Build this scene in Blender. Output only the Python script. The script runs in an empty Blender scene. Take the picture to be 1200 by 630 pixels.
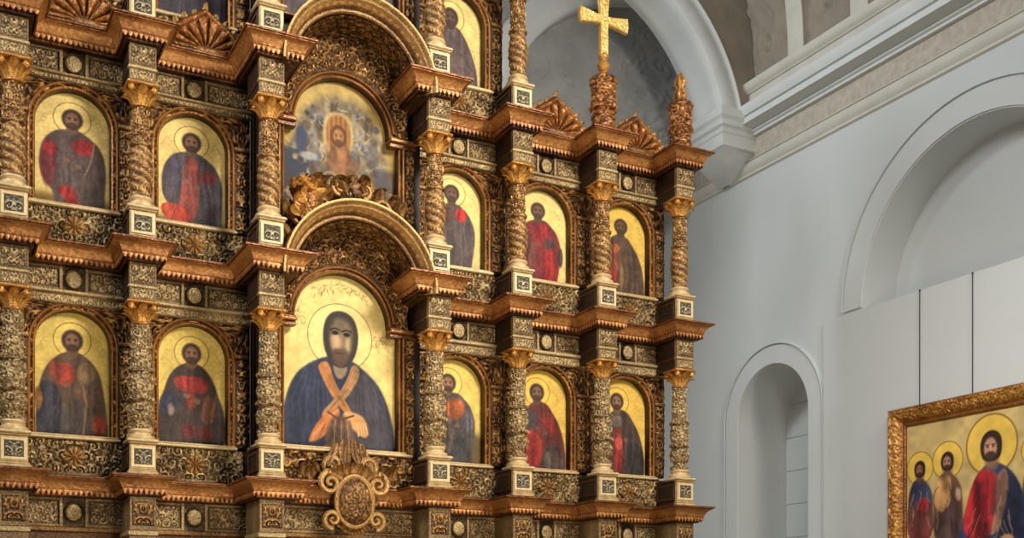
import bpy, math, random
import numpy as np
from mathutils import Vector
from mathutils.geometry import tessellate_polygon
PI = math.pi
C = bpy.context.scene.collection
random.seed(3)

# ------------------------------------------------------------------ noise and carving fields
def _hash(i, j, s):
    n = (i.astype(np.int64) * 374761393 + j.astype(np.int64) * 668265263 + s * 982451653) & 0x7fffffff
    n = ((n ^ (n >> 13)) * 1274126177) & 0x7fffffff
    return ((n ^ (n >> 16)) & 0xffff) / 65535.0

def vnoise(x, y, s=0):
    x = np.asarray(x, float); y = np.asarray(y, float)
    i = np.floor(x); j = np.floor(y); fx = x - i; fy = y - j
    fx = fx * fx * (3 - 2 * fx); fy = fy * fy * (3 - 2 * fy)
    a = _hash(i, j, s); b = _hash(i + 1, j, s); c = _hash(i, j + 1, s); d = _hash(i + 1, j + 1, s)
    return (a * (1 - fx) + b * fx) * (1 - fy) + (c * (1 - fx) + d * fx) * fy

def sst(a, b, x):
    t = np.clip((x - a) / (b - a), 0, 1)
    return t * t * (3 - 2 * t)

def carve(x, y, cell=.17, seed=0):
    """scrollwork relief 0..1: alternating volutes ringed by leaf lobes"""
    x = np.asarray(x, float); y = np.asarray(y, float)
    wx = x + .18 * cell * (vnoise(x / cell * 1.3, y / cell * 1.3, seed + 5) - .5) * 2
    wy = y + .18 * cell * (vnoise(x / cell * 1.3, y / cell * 1.3, seed + 9) - .5) * 2
    j = np.floor(wy / cell); xo = wx + (j % 2) * cell / 2
    i = np.floor(xo / cell)
    dx = (xo - (i + .5) * cell) / (.5 * cell); dy = (wy - (j + .5) * cell) / (.5 * cell)
    fl = 1 - 2 * ((i + j) % 2)
    r = np.hypot(dx, dy); th = np.arctan2(dy, dx) * fl
    sp = sst(.2, .75, .5 + .5 * np.cos(th + 6.5 * np.log(r + .16)))
    lob = .5 + .5 * np.cos(7 * th + 3.5 * r)
    h = np.maximum(sp * sst(1.0, .7, r), .85 * lob * np.exp(-((r - .98) / .2) ** 2))
    h = np.maximum(h, .55 * sst(.55, .85, vnoise(x / cell * 3.2, y / cell * 3.2, seed + 2)))
    return np.clip(h * (.8 + .35 * vnoise(x / cell * 5, y / cell * 5, seed + 3)), 0, 1)

# ------------------------------------------------------------------ materials
def newmat(name):
    m = bpy.data.materials.new(name); m.use_nodes = True
    nt = m.node_tree; b = nt.nodes['Principled BSDF']
    return m, nt, b

def N(nt, t, **kw):
    n = nt.nodes.new(t)
    for k, v in kw.items():
        if k in n.inputs: n.inputs[k].default_value = v
        else: setattr(n, k, v)
    return n

def srgb(r, g, b):
    f = lambda c: ((c / 255 + .055) / 1.055) ** 2.4 if c > 10.3 else c / 255 / 12.92
    return (f(r), f(g), f(b), 1)

def carved_mat(name, ground, mid, high, metal=.35, rough=.45, scale=38, bump=.5, bdist=.012):
    """carved wood: dark stained ground, gilding on the raised leaf (attribute gild), worn in patches"""
    m, nt, b = newmat(name); L = nt.links.new
    at = N(nt, 'ShaderNodeAttribute', attribute_name='gild')
    tc = N(nt, 'ShaderNodeTexCoord')
    no = N(nt, 'ShaderNodeTexNoise', Scale=scale, Detail=4.0, Roughness=.6)
    L(tc.outputs['Object'], no.inputs['Vector'])
    n2 = N(nt, 'ShaderNodeTexNoise', Scale=3.2, Detail=3.0); L(tc.outputs['Object'], n2.inputs['Vector'])
    vo = N(nt, 'ShaderNodeTexVoronoi', Scale=scale * .9); L(tc.outputs['Object'], vo.inputs['Vector'])
    a = N(nt, 'ShaderNodeMath', operation='MULTIPLY_ADD'); a.inputs[1].default_value = .75; a.inputs[2].default_value = -.36
    L(no.outputs['Fac'], a.inputs[0])
    s = N(nt, 'ShaderNodeMath', operation='ADD'); L(at.outputs['Fac'], s.inputs[0]); L(a.outputs[0], s.inputs[1])
    a3 = N(nt, 'ShaderNodeMath', operation='MULTIPLY_ADD'); a3.inputs[1].default_value = .6; a3.inputs[2].default_value = -.3
    L(n2.outputs['Fac'], a3.inputs[0])
    s2 = N(nt, 'ShaderNodeMath', operation='ADD'); L(s.outputs[0], s2.inputs[0]); L(a3.outputs[0], s2.inputs[1])
    cr = N(nt, 'ShaderNodeValToRGB'); e = cr.color_ramp.elements
    e[0].position = .12; e[0].color = ground; e[1].position = .95; e[1].color = high
    k = e.new(.5); k.color = mid
    L(s2.outputs[0], cr.inputs['Fac']); L(cr.outputs['Color'], b.inputs['Base Color'])
    bp = N(nt, 'ShaderNodeBump', Strength=bump, Distance=bdist)
    ad = N(nt, 'ShaderNodeMath', operation='ADD'); L(no.outputs['Fac'], ad.inputs[0]); L(vo.outputs['Distance'], ad.inputs[1])
    L(ad.outputs[0], bp.inputs['Height']); L(bp.outputs['Normal'], b.inputs['Normal'])
    b.inputs['Metallic'].default_value = metal; b.inputs['Roughness'].default_value = rough
    return m

M = {}
M['gilt'] = carved_mat('carved_gilt', srgb(36, 21, 9), srgb(116, 80, 42), srgb(208, 164, 98))
M['brown'] = carved_mat('carved_brown', srgb(36, 20, 9), srgb(100, 66, 32), srgb(186, 138, 74))
M['orange'] = carved_mat('orange_gilt', srgb(44, 22, 8), srgb(138, 82, 36), srgb(212, 154, 84), metal=.35, rough=.42, scale=24, bump=.45)
M['pale'] = carved_mat('pale_gilt', srgb(84, 62, 36), srgb(184, 154, 104), srgb(230, 206, 156), metal=.15, rough=.5, scale=20, bump=.2)
M['silver'] = carved_mat('grey_gilt', srgb(42, 28, 15), srgb(130, 104, 66), srgb(212, 186, 132), metal=.25, rough=.5, bump=.6)
M['capital'] = carved_mat('bright_gilt', srgb(56, 28, 8), srgb(146, 92, 36), srgb(222, 164, 80), metal=.4, rough=.38, scale=34, bump=.6)
M['cross'] = carved_mat('cross_gilt', srgb(130, 80, 24), srgb(214, 158, 70), srgb(250, 214, 130), metal=.45, rough=.35, scale=26, bump=.6)
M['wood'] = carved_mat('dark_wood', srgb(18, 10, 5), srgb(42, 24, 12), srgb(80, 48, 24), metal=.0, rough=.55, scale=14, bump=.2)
M['frame'] = carved_mat('frame_gilt', srgb(30, 15, 7), srgb(92, 54, 24), srgb(186, 128, 62), metal=.35, rough=.38, scale=22, bump=.3)
M['picframe'] = carved_mat('picture_frame_gilt', srgb(70, 34, 10), srgb(154, 98, 36), srgb(232, 176, 84), metal=.35, rough=.4, scale=30, bump=.6)
M['relief'] = carved_mat('grey_relief', srgb(40, 34, 26), srgb(116, 106, 84), srgb(198, 184, 148), metal=.2, rough=.5, bump=.2)

def paint_mat():
    m, nt, b = newmat('painted_panel'); L = nt.links.new
    at = N(nt, 'ShaderNodeAttribute', attribute_name='paint')
    L(at.outputs['Color'], b.inputs['Base Color'])
    tc = N(nt, 'ShaderNodeTexCoord'); no = N(nt, 'ShaderNodeTexNoise', Scale=40.0, Detail=4.0)
    L(tc.outputs['Object'], no.inputs['Vector'])
    bp = N(nt, 'ShaderNodeBump', Strength=.12, Distance=.004); L(no.outputs['Fac'], bp.inputs['Height']); L(bp.outputs['Normal'], b.inputs['Normal'])
    b.inputs['Roughness'].default_value = .65; b.inputs['Specular IOR Level'].default_value = .25
    return m
M['paint'] = paint_mat()

def plaster(name, c, var=.05, bump=.05, scale=3, fine=60):
    m, nt, b = newmat(name); L = nt.links.new
    tc = N(nt, 'ShaderNodeTexCoord')
    no = N(nt, 'ShaderNodeTexNoise', Scale=float(scale), Detail=5.0); L(tc.outputs['Object'], no.inputs['Vector'])
    f = N(nt, 'ShaderNodeTexNoise', Scale=float(fine), Detail=3.0); L(tc.outputs['Object'], f.inputs['Vector'])
    cr = N(nt, 'ShaderNodeValToRGB'); e = cr.color_ramp.elements
    e[0].position = .3; e[1].position = .7
    e[0].color = tuple(x * (1 - var) for x in c[:3]) + (1,); e[1].color = tuple(min(1, x * (1 + var)) for x in c[:3]) + (1,)
    L(no.outputs['Fac'], cr.inputs['Fac']); L(cr.outputs['Color'], b.inputs['Base Color'])
    bp = N(nt, 'ShaderNodeBump', Strength=bump, Distance=.02); L(f.outputs['Fac'], bp.inputs['Height']); L(bp.outputs['Normal'], b.inputs['Normal'])
    b.inputs['Roughness'].default_value = .85
    return m
M['wall'] = plaster('wall_plaster', srgb(200, 204, 203), .012, .03, 1)
M['panel'] = plaster('panel_paint', srgb(200, 204, 203), .01, .02)
M['stone'] = plaster('cornice_plaster', srgb(200, 197, 187), .06, .1)
M['frieze'] = plaster('frieze_stucco', srgb(186, 178, 164), .14, 1.0, 9, 42)
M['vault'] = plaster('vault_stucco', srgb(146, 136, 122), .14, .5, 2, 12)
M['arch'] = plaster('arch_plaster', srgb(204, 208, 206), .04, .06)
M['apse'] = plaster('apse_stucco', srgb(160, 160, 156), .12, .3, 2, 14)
M['floor'] = plaster('floor_stone', srgb(150, 140, 126), .1, .1)
m, nt, b = newmat('steel_wire'); b.inputs['Base Color'].default_value = srgb(70, 76, 82); b.inputs['Metallic'].default_value = .6; b.inputs['Roughness'].default_value = .5
M['wire'] = m

# ------------------------------------------------------------------ mesh builder
class MB:
    def __init__(s): s.v = []; s.f = []; s.g = []; s.n = 0
    def add(s, verts, faces, g=.55):
        verts = np.asarray(verts, float).reshape(-1, 3)
        s.v.append(verts); k = s.n
        s.f.extend([tuple(int(i) + k for i in f) for f in faces])
        s.g.append(np.full(len(verts), g) if np.isscalar(g) else np.asarray(g, float).ravel())
        s.n += len(verts); return s
    def box(s, x0, x1, y0, y1, z0, z1, g=.55, bev=0.0):
        b = min(bev, (x1 - x0) * .4, (y1 - y0) * .4, (z1 - z0) * .4)
        if b <= 0:
            v = [(x, y, z) for z in (z0, z1) for y in (y0, y1) for x in (x0, x1)]
            return s.add(v, [(0, 2, 3, 1), (4, 5, 7, 6), (0, 1, 5, 4), (2, 6, 7, 3), (0, 4, 6, 2), (1, 3, 7, 5)], g)
        rings = []
        for z, i in ((z0, b), (z0 + b, 0), (z1 - b, 0), (z1, b)):
            ox0, ox1, oy0, oy1 = x0 + i, x1 - i, y0 + i, y1 - i
            c = b if i == 0 else b * .3
            rings.append([(ox0 + c, oy0, z), (ox1 - c, oy0, z), (ox1, oy0 + c, z), (ox1, oy1 - c, z),
                          (ox1 - c, oy1, z), (ox0 + c, oy1, z), (ox0, oy1 - c, z), (ox0, oy0 + c, z)])
        v = [p for r in rings for p in r]; f = []
        for k in range(3):
            for i in range(8):
                j = (i + 1) % 8; f.append((k * 8 + i, k * 8 + j, k * 8 + 8 + j, k * 8 + 8 + i))
        f.append(tuple(range(7, -1, -1))); f.append(tuple(range(24, 32)))
        return s.add(v, f, g)
    def grid(s, P, g=.55, wrap_u=False, wrap_v=False, flip=False):
        """P: (nu, nv, 3)"""
        nu, nv = P.shape[:2]
        idx = np.arange(nu * nv).reshape(nu, nv)
        iu = np.arange(nu if wrap_u else nu - 1); iv = np.arange(nv if wrap_v else nv - 1)
        A = idx[np.ix_(iu, iv)]; B = idx[np.ix_((iu + 1) % nu, iv)]; D = idx[np.ix_(iu, (iv + 1) % nv)]; E = idx[np.ix_((iu + 1) % nu, (iv + 1) % nv)]
        q = np.stack([A, B, E, D], -1).reshape(-1, 4)
        if flip: q = q[:, ::-1]
        return s.add(P.reshape(-1, 3), q.tolist(), g if np.isscalar(g) else np.asarray(g).ravel())
    def lathe(s, prof, cx=0, cy=0, n=24, g=.55, disp=None, sx=1, sy=1):
        """prof [(r,z)]; disp(theta,z,r)->(dr,g)"""
        pr = np.array(prof, float); th = np.linspace(0, 2 * PI, n, endpoint=False)
        R = np.repeat(pr[:, :1], n, 1); Z = np.repeat(pr[:, 1:], n, 1); T = np.repeat(th[None], len(pr), 0)
        gg = g
        if disp is not None:
            d, gg = disp(T, Z, R); R = R + d
        P = np.stack([cx + R * np.cos(T) * sx, cy + R * np.sin(T) * sy, Z], -1)
        return s.grid(P, gg, wrap_v=True, flip=True)
    def tube(s, pts, rad, n=8, g=.6, cap=True):
        pts = [Vector(p) for p in pts]; k = len(pts)
        rad = [rad] * k if np.isscalar(rad) else rad
        rings = []; up = None
        for i in range(k):
            t = (pts[min(i + 1, k - 1)] - pts[max(i - 1, 0)]).normalized()
            if up is None:
                up = Vector((0, 1, 0)) if abs(t.y) < .9 else Vector((1, 0, 0))
            a = (up - t * up.dot(t)).normalized(); b = t.cross(a); up = a
            rings.append([pts[i] + (a * math.cos(2 * PI * j / n) + b * math.sin(2 * PI * j / n)) * rad[i] for j in range(n)])
        P = np.array([[tuple(p) for p in r] for r in rings])
        base = s.n; s.grid(P, g, wrap_v=True)
        if cap:
            s.f.append(tuple(base + j for j in range(n - 1, -1, -1))); s.f.append(tuple(base + (k - 1) * n + j for j in range(n)))
        return s
    def sphere(s, c, rx, ry, rz, g=.6, n=16, disp=0, seed=0):
        u = np.linspace(.02, PI - .02, n // 2 + 2); v = np.linspace(0, 2 * PI, n, endpoint=False)
        U, V = np.meshgrid(u, v, indexing='ij'); k = 1 + disp * (carve(V * .2, U * .2, .2, seed) - .5)
        P = np.stack([c[0] + rx * np.sin(U) * np.cos(V) * k, c[1] + ry * np.sin(U) * np.sin(V) * k, c[2] + rz * np.cos(U) * k], -1)
        return s.grid(P, g, wrap_v=True)
    def build(s, name, mat, parent=None, smooth=35, loc=None):
        me = bpy.data.meshes.new(name)
        V = np.concatenate(s.v) if s.v else np.zeros((0, 3))
        me.from_pydata(V.tolist(), [], s.f); me.update()
        at = me.attributes.new('gild', 'FLOAT', 'POINT'); at.data.foreach_set('value', np.concatenate(s.g).astype(np.float32))
        if smooth:
            me.polygons.foreach_set('use_smooth', [True] * len(me.polygons))
            me.set_sharp_from_angle(angle=math.radians(smooth))
        me.materials.append(M[mat] if isinstance(mat, str) else mat)
        o = bpy.data.objects.new(name, me); C.objects.link(o)
        if parent: o.parent = parent
        if loc: o.location = loc
        return o

def thing(name, label, cat, loc=(0, 0, 0), group=None):
    o = bpy.data.objects.new(name, None); C.objects.link(o); o.location = loc; o.empty_display_size = .2
    return tag(o, label, cat, group)
def tag(o, label, cat, group=None):
    o['label'] = label; o['category'] = cat
    if group: o['group'] = group
    return o
def struct(name, mb, mat, smooth=35):
    o = mb.build(name, mat, None, smooth); o['kind'] = 'structure'; return o
def children(o): return [c for c in bpy.data.objects if c.parent == o]
def copy_tree(o, parent=None):
    c = o.copy(); C.objects.link(c); c.parent = parent
    for ch in children(o): copy_tree(ch, c)
    return c

# ------------------------------------------------------------------ sweeps
def offset_path(path, o, closed=False):
    """offset a 2D polyline to its right-hand side (mitred)"""
    p = np.array(path, float); n = len(p); out = []
    for i in range(n):
        a = p[i - 1] if (i > 0 or closed) else None; c = p[(i + 1) % n] if (i < n - 1 or closed) else None
        ns = []
        if a is not None: d = p[i] - a; d /= np.linalg.norm(d); ns.append(np.array([d[1], -d[0]]))
        if c is not None: d = c - p[i]; d /= np.linalg.norm(d); ns.append(np.array([d[1], -d[0]]))
        if len(ns) == 1: m = ns[0]
        else:
            m = ns[0] + ns[1]; m = m / max(np.dot(m, ns[0]), .3)
        out.append(p[i] + o * m)
    return np.array(out)

def sweep(mb, path, prof, to3, g=.55, closed=False, flip=False):
    P = []; 
    for (o, d) in prof:
        q = offset_path(path, o, closed); P.append([to3(a, b_, d) for a, b_ in q])
    gg = g
    if not np.isscalar(g): gg = np.repeat(np.array(g)[:, None], len(path), 1)
    mb.grid(np.array(P), gg, wrap_v=closed, flip=flip)
    return mb

def resample(p, step):
    p = np.array(p); out = []
    for a, b_ in zip(p[:-1], p[1:]):
        k = max(1, int(np.linalg.norm(b_ - a) / step))
        for t in np.arange(k) / k: out.append(a + (b_ - a) * t)
    out.append(p[-1]); return np.array(out)

XY = lambda a, b_, d: (a, b_, d)        # plan path, d = height
XZ = lambda a, b_, d: (a, -d, b_)       # elevation path, d = towards the nave

def arch_path(cx, z0, zs, r, hw=None, n=28):
    """opening outline, bottom left round to bottom right; hw wider than r gives shoulders"""
    hw = hw or r
    p = [(cx - hw, z0)]
    for k in range(1, 9): p.append((cx - hw, z0 + (zs - z0) * k / 8))
    if hw > r + .01: pass
    for k in range(0 if hw > r + .01 else 1, n + 1):
        a = PI - PI * k / n; p.append((cx + r * math.cos(a), zs + r * math.sin(a)))
    if hw > r + .01: p.append((cx + hw, zs))
    for k in range(7 , -1, -1): p.append((cx + hw, z0 + (zs - z0) * k / 8))
    return p

def relief(mb, x0, x1, z0, z1, y, amp=.03, cell=.17, seed=0, step=.013, mirror=True, gk=.7, gb=.2):
    """carved field facing -y"""
    nx = max(4, int((x1 - x0) / step)); nz = max(4, int((z1 - z0) / step))
    X, Z = np.meshgrid(np.linspace(x0, x1, nx), np.linspace(z0, z1, nz), indexing='ij')
    cx = (x0 + x1) / 2
    U = np.abs(X - cx) if mirror else X - x0
    h = carve(U + .02, Z - z0, cell, seed)
    edge = np.minimum(np.minimum(X - x0, x1 - X), np.minimum(Z - z0, z1 - Z)); h = h * sst(0, .02, edge)
    mb.grid(np.stack([X, y - amp * h, Z], -1), gb + gk * h)
    return mb

def leaf(mb, base, up, out, L, W, curl=.5, g=.75, n=9, lobes=4):
    """acanthus leaf: grows along up, bends over towards out"""
    base = Vector(base); up = Vector(up).normalized(); out = Vector(out).normalized(); side = up.cross(out).normalized()
    P = []; G = []
    for i in range(n):
        t = i / (n - 1); a = curl * PI * t ** 1.6
        if i == 0: c = base.copy(); prev = c
        else: c = prev + (up * math.cos(a) + out * math.sin(a)) * L / (n - 1); prev = c
        nrm = out * math.cos(a) - up * math.sin(a)
        w = W * (math.sin(PI * min(1, .12 + .88 * t)) ** .7) * (1 + .22 * math.sin(lobes * 2 * PI * t)) * .5 + .004
        row = []; gr = []
        for v in (-1, -.5, 0, .5, 1):
            row.append(tuple(c + side * w * v + nrm * (w * .55 * (abs(v) ** 1 * -.6 + (.25 if v == 0 else .0)))))
            gr.append(g + (.2 if abs(v) == .5 else -.08))
        P.append(row); G.append(gr)
    P = np.array(P); mb.grid(P, np.array(G))
    nn = -np.array(out) * .012
    mb.grid(P + nn, np.array(G) - .3, flip=True)
    return mb

def volute(mb, c, r, turns=1.6, a0=0, fl=1, thick=.03, y=0, g=.75):
    pts = []; rad = []
    for k in range(26):
        t = k / 25; a = a0 + fl * 2 * PI * turns * t; rr = r * (1 - t) ** .9 + r * .06
        pts.append((c[0] + rr * math.cos(a), y - .03 * t, c[1] + rr * math.sin(a))); rad.append(thick * (1 - .55 * t))
    return mb.tube(pts, rad, 7, g)

# ------------------------------------------------------------------ the layout (metres; icon screen along x, nave towards -y)
CX = 5.11
COLX = [CX - 4.09, CX - 2.64, CX - 1.15, CX + 1.15, CX + 2.64, CX + 4.09, CX + 5.52]
def coly(i): return -.9 if i in (2, 3) else -.5
TIER = [3.35, 6.2, 8.87]                 # top of each cornice
WORD = ['lower', 'upper', 'topmost']

# ------------------------------------------------------------------ columns
def shaft_disp(style):
    def d(T, Z, R):
        if style == 'twist':
            z0 = Z.min(); h = (Z.max() - z0); t = (Z - z0) / h
            tw = .5 + .5 * np.cos(3 * T + (Z - z0) * 58); m = sst(.60, .55, t)
            c = carve(T * .13, Z, .12, 4)
            hgt = m * (.55 * tw ** .8 + .45 * c) + (1 - m) * c
        else:
            hgt = carve(T * .13, Z, .13, 11)
        return (hgt - .4) * .026, .28 + .6 * hgt
    return d

def make_column(style, H):
    """origin at the pedestal's foot on the column's axis; H = height up to the cornice's underside"""
    t = thing('carved_column', '', 'column')
    mb = MB(); w = .155; yf = -w + .07
    mb.box(-w - .03, w + .03, -w - .03, yf, 0, .05, .6, .012); mb.box(-w - .015, w + .015, -w - .015, yf, .05, .075, .5, .008)
    mb.box(-w, w, -w, yf, .075, .385, .62, .01)
    mb.box(-w - .015, w + .015, -w - .015, yf, .385, .41, .5, .008); mb.box(-w - .035, w + .035, -w - .035, w, .41, .45, .75, .014)
    for a in ((-w + .012, -w + .05, .1, .36), (w - .05, w - .012, .1, .36), (-w + .05, w - .05, .1, .135), (-w + .05, w - .05, .325, .36)):
        mb.box(a[0], a[1], -w - .014, -w + .01, a[2], a[3], .85, .005)
    ped = mb.build('pedestal', 'pale', t)
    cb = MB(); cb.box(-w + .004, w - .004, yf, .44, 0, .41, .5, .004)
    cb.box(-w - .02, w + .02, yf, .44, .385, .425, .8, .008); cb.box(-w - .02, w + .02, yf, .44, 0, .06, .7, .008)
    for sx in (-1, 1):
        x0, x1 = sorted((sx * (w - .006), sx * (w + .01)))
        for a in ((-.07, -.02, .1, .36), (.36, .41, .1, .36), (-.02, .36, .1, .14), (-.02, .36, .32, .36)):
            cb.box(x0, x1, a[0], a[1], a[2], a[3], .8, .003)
    cb.build('shaded_side', 'wood', t)  # pedestal sides in dark wood: the shade on them is put into the colour
    rl = MB(); relief(rl, -w + .05, w - .05, .135, .325, -w - .002, .02, .13, 7 if style == 'twist' else 3, .009)
    o = rl.build('pedestal_relief', 'relief', ped); o['label'] = 'grey carved relief panel on the pedestal front'
    b = MB()
    b.lathe([(0, .45), (.165, .45), (.17, .47), (.165, .495), (.13, .51), (.122, .53), (.135, .545), (.145, .56), (.135, .58), (.115, .59), (0, .59)], n=32, g=.7)
    b.build('column_base', 'pale', t)
    z0, z1 = .58, H - .73
    h = z1 - z0
    if style == 'twist':
        ctl = [(0, .118), (.06, .105), (.25, .135), (.42, .13), (.56, .105), (.575, .13), (.60, .13), (.615, .104), (1, .1)]
    else:
        ctl = [(0, .13), (.04, .14), (.055, .085), (.085, .085), (.105, .135), (.18, .155), (.26, .115), (.275, .115), (.28, .155), (.31, .155), (.315, .12), (.43, .146), (.545, .122), (.55, .15), (.585, .15), (.59, .112), (1, .106)]
    tt = np.linspace(0, 1, 130); rr = np.interp(tt, [c[0] for c in ctl], [c[1] for c in ctl])
    s = MB(); s.lathe([(r, z0 + q * h) for q, r in zip(tt, rr)], n=44, disp=shaft_disp(style))
    s.build('shaft', 'gilt' if style == 'twist' else 'silver', t, 50)
    c = MB(); zc = z1
    c.lathe([(.1, zc - .01), (.125, zc), (.125, zc + .02), (.1, zc + .03), (.1, zc + .12), (.13, zc + .2), (.16, zc + .235), (0, zc + .235)], n=24, g=.5)
    for k in range(8):
        a = 2 * PI * k / 8 + PI / 8; ox, oy = math.cos(a), math.sin(a)
        leaf(c, (ox * .1, oy * .1, zc + .02), (ox * .25, oy * .25, 1), (ox, oy, 0), .19, .1, .55, .8)
    for k in range(8):
        a = 2 * PI * k / 8; ox, oy = math.cos(a), math.sin(a)
        leaf(c, (ox * .1, oy * .1, zc + .08), (ox * .35, oy * .35, 1), (ox, oy, 0), .2, .1, .5, .9)
    for sx in (-1, 1):
        for sy in (-1, 1): c.sphere((sx * .135, sy * .135, zc + .2), .04, .04, .045, .9, 10)
    c.box(-.19, .19, -.19, .19, zc + .235, zc + .27, .7, .012)
    c.build('capital', 'capital', t, 50)
    e = MB(); zb = zc + .27; w = .155; zt = H; yf = -w + .07
    e.box(-w, w, -w, yf, zb, zb + .15, .55, .006); e.box(-w - .018, w + .018, -w - .018, yf, zb + .15, zb + .185, .75, .008)
    e.box(-w - .005, w + .005, -w - .005, yf, zb + .185, zt, .5, .006)
    blk = e.build('entablature_block', 'silver', t)
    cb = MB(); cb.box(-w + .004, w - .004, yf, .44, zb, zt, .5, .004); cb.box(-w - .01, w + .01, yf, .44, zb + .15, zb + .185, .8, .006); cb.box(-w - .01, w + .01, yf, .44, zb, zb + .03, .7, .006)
    cb.build('shaded_side', 'wood', t)  # block sides likewise, shade painted in with the dark wood tone
    r2 = MB(); relief(r2, -w + .012, w - .012, zb + .2, zt - .03, -w - .006, .02, .12, 5, .01)
    relief(r2, -w + .01, w - .01, zb + .01, zb + .14, -w - .001, .016, .08, 8, .01, gb=.3)
    r2.build('block_relief', 'silver', blk)
    return t

ORD = ['first', 'second', 'third', 'fourth', 'fifth', 'sixth', 'seventh']
beside = ['at the left edge of the picture', 'between the two left-hand icons', 'just left of the big central icon', 'just right of the big central icon',
          'fourth from the right-hand end of its row', 'second from the right-hand end of its row', 'at the free right-hand end of the screen']
beside[4] = 'third from the right-hand end of its row'
protos = {}
def place_columns(tier, style, idx, H, desc, grp):
    p = None
    for i in idx:
        if p is None:
            p = o = make_column(style, H)
        else:
            o = copy_tree(p)
        o.location = (COLX[i], coly(i), TIER[tier] + .004)
        where = {1: 'left of the dark icon in the second bay', 4: 'at the right end of its row'}.get(i, beside[i]) if tier == 2 else beside[i]
        o['label'] = desc + ' ' + where; o['group'] = grp
place_columns(0, 'vase', range(7), 2.6, 'lower-row gilded column with vase-shaped foot', 'columns of the lower row')
place_columns(1, 'twist', range(7), 2.42, 'upper-row gilded column with twisted carved shaft', 'columns of the upper row')
place_columns(2, 'twist', [1, 2, 3, 4], 2.42, 'topmost-row gilded column cut by picture top', 'columns of the topmost row')

# ------------------------------------------------------------------ cornices
CPROF = [(.0, -.25), (.02, -.25), (.035, -.235), (.035, -.2), (.055, -.19), (.06, -.17), (.085, -.165), (.09, -.15), (.1, -.12), (.125, -.08), (.165, -.05), (.19, -.04), (.192, -.03), (.212, -.026), (.212, -.004), (.2, 0)]
CG = [.1, .15, .3, .3, .2, .3, .4, .6, .65, .7, .7, .6, .2, .45, .3, .05]
YB = -.13; RW = .18
def run_path(x0, x1, idx, yb=YB, center=None):
    p = [(x0, yb)]
    for i in idx:
        cx, cy = COLX[i], coly(i) - .19
        yl = center if (center is not None and i == 3) else yb; yr = center if (center is not None and i == 2) else yb
        wl = RW + (.13 if yl != yb else 0); wr = RW + (.13 if yr != yb else 0)
        p += [(cx - wl, yl), (cx - wl, cy), (cx + wr, cy), (cx + wr, yr)]
    p.append((x1, center if (center is not None and idx[-1] == 2) else yb))
    return p

def cornice(tier, path, label, wall_y=.25):
    zt = TIER[tier]
    t = thing('carved_cornice', label, 'cornice', (path[0][0], 0, zt))
    ox = path[0][0]; path = [(a - ox, b_) for a, b_ in path]
    mb = MB(); fine = path
    sweep(mb, fine, CPROF, XY, CG)
    for o, z, fl in ((.2, 0, False), (0, -.25, True)):
        q = offset_path(path, o); ring = [(a, b_, z) for a, b_ in q] + [(q[-1][0], wall_y, z), (q[0][0], wall_y, z)]
        k = list(range(len(ring))); mb.add(ring, [tuple(k[::-1] if fl else k)], .12)
    for q, sgn in ((0, 1), (-1, -1)):      # end faces
        pts = []
        for (o, z) in CPROF:
            w = offset_path(path, o)[q]; pts.append((w[0], w[1], z))
        pts += [(pts[-1][0], wall_y, 0), (pts[0][0], wall_y, -.25)]
        k = list(range(len(pts))); mb.add(pts, [tuple(k if sgn > 0 else k[::-1])], .2)
    mb.build('cornice_moulding', 'orange', t)
    fr = MB(); q = resample(offset_path(path, .075), .012); q2 = resample(offset_path(path, .05), .012)
    m = min(len(q), len(q2)); 
    s = np.concatenate([[0], np.cumsum(np.linalg.norm(np.diff(q, axis=0), axis=1))])
    wv = np.abs(np.sin(PI * s / .062)) ** .6
    qb = np.array([[a, b_] for a, b_ in q])
    top = -.155; low = -.185 - .05 * wv
    dir_ = np.gradient(q, axis=0); dir_ /= np.maximum(np.linalg.norm(dir_, axis=1)[:, None], 1e-6); nrm = np.stack([dir_[:, 1], -dir_[:, 0]], -1)
    rows = []
    for o, z in ((.0, np.full(len(q), top)), (.016, (top + low) / 2), (.006, low), (-.02, low + .004), (-.02, np.full(len(q), top))):
        a = q + nrm * (o * (.5 + .5 * wv))[:, None]; rows.append(np.stack([a[:, 0], a[:, 1], z], -1))
    fr.grid(np.array(rows), np.stack([.3 + wv * .3, .3 + wv * .5, wv * .6, wv * 0, wv * 0]), flip=True)
    fr.build('leaf_fringe', 'orange', t, 60)
    return t
XR = CX + 5.52 + RW + .02
EX = 10.69
for tier in (1, 2):
    w = WORD[tier - 1]
    cornice(tier, run_path(-.45, CX - .9, [0, 1, 2], center=-.6), 'orange gilded cornice above the %s icons left of the central arch' % w)
    cornice(tier, run_path(CX + .9, XR + .0, [3, 4, 5, 6], center=-.6), 'orange gilded cornice above the %s icons right of the central arch' % w)
_p = run_path(-.45, XR, [0, 1, 2, 3, 4, 5, 6], center=-.6)
cornice(0, _p, 'lowest orange gilded cornice carrying the bottom row of pedestals')

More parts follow.
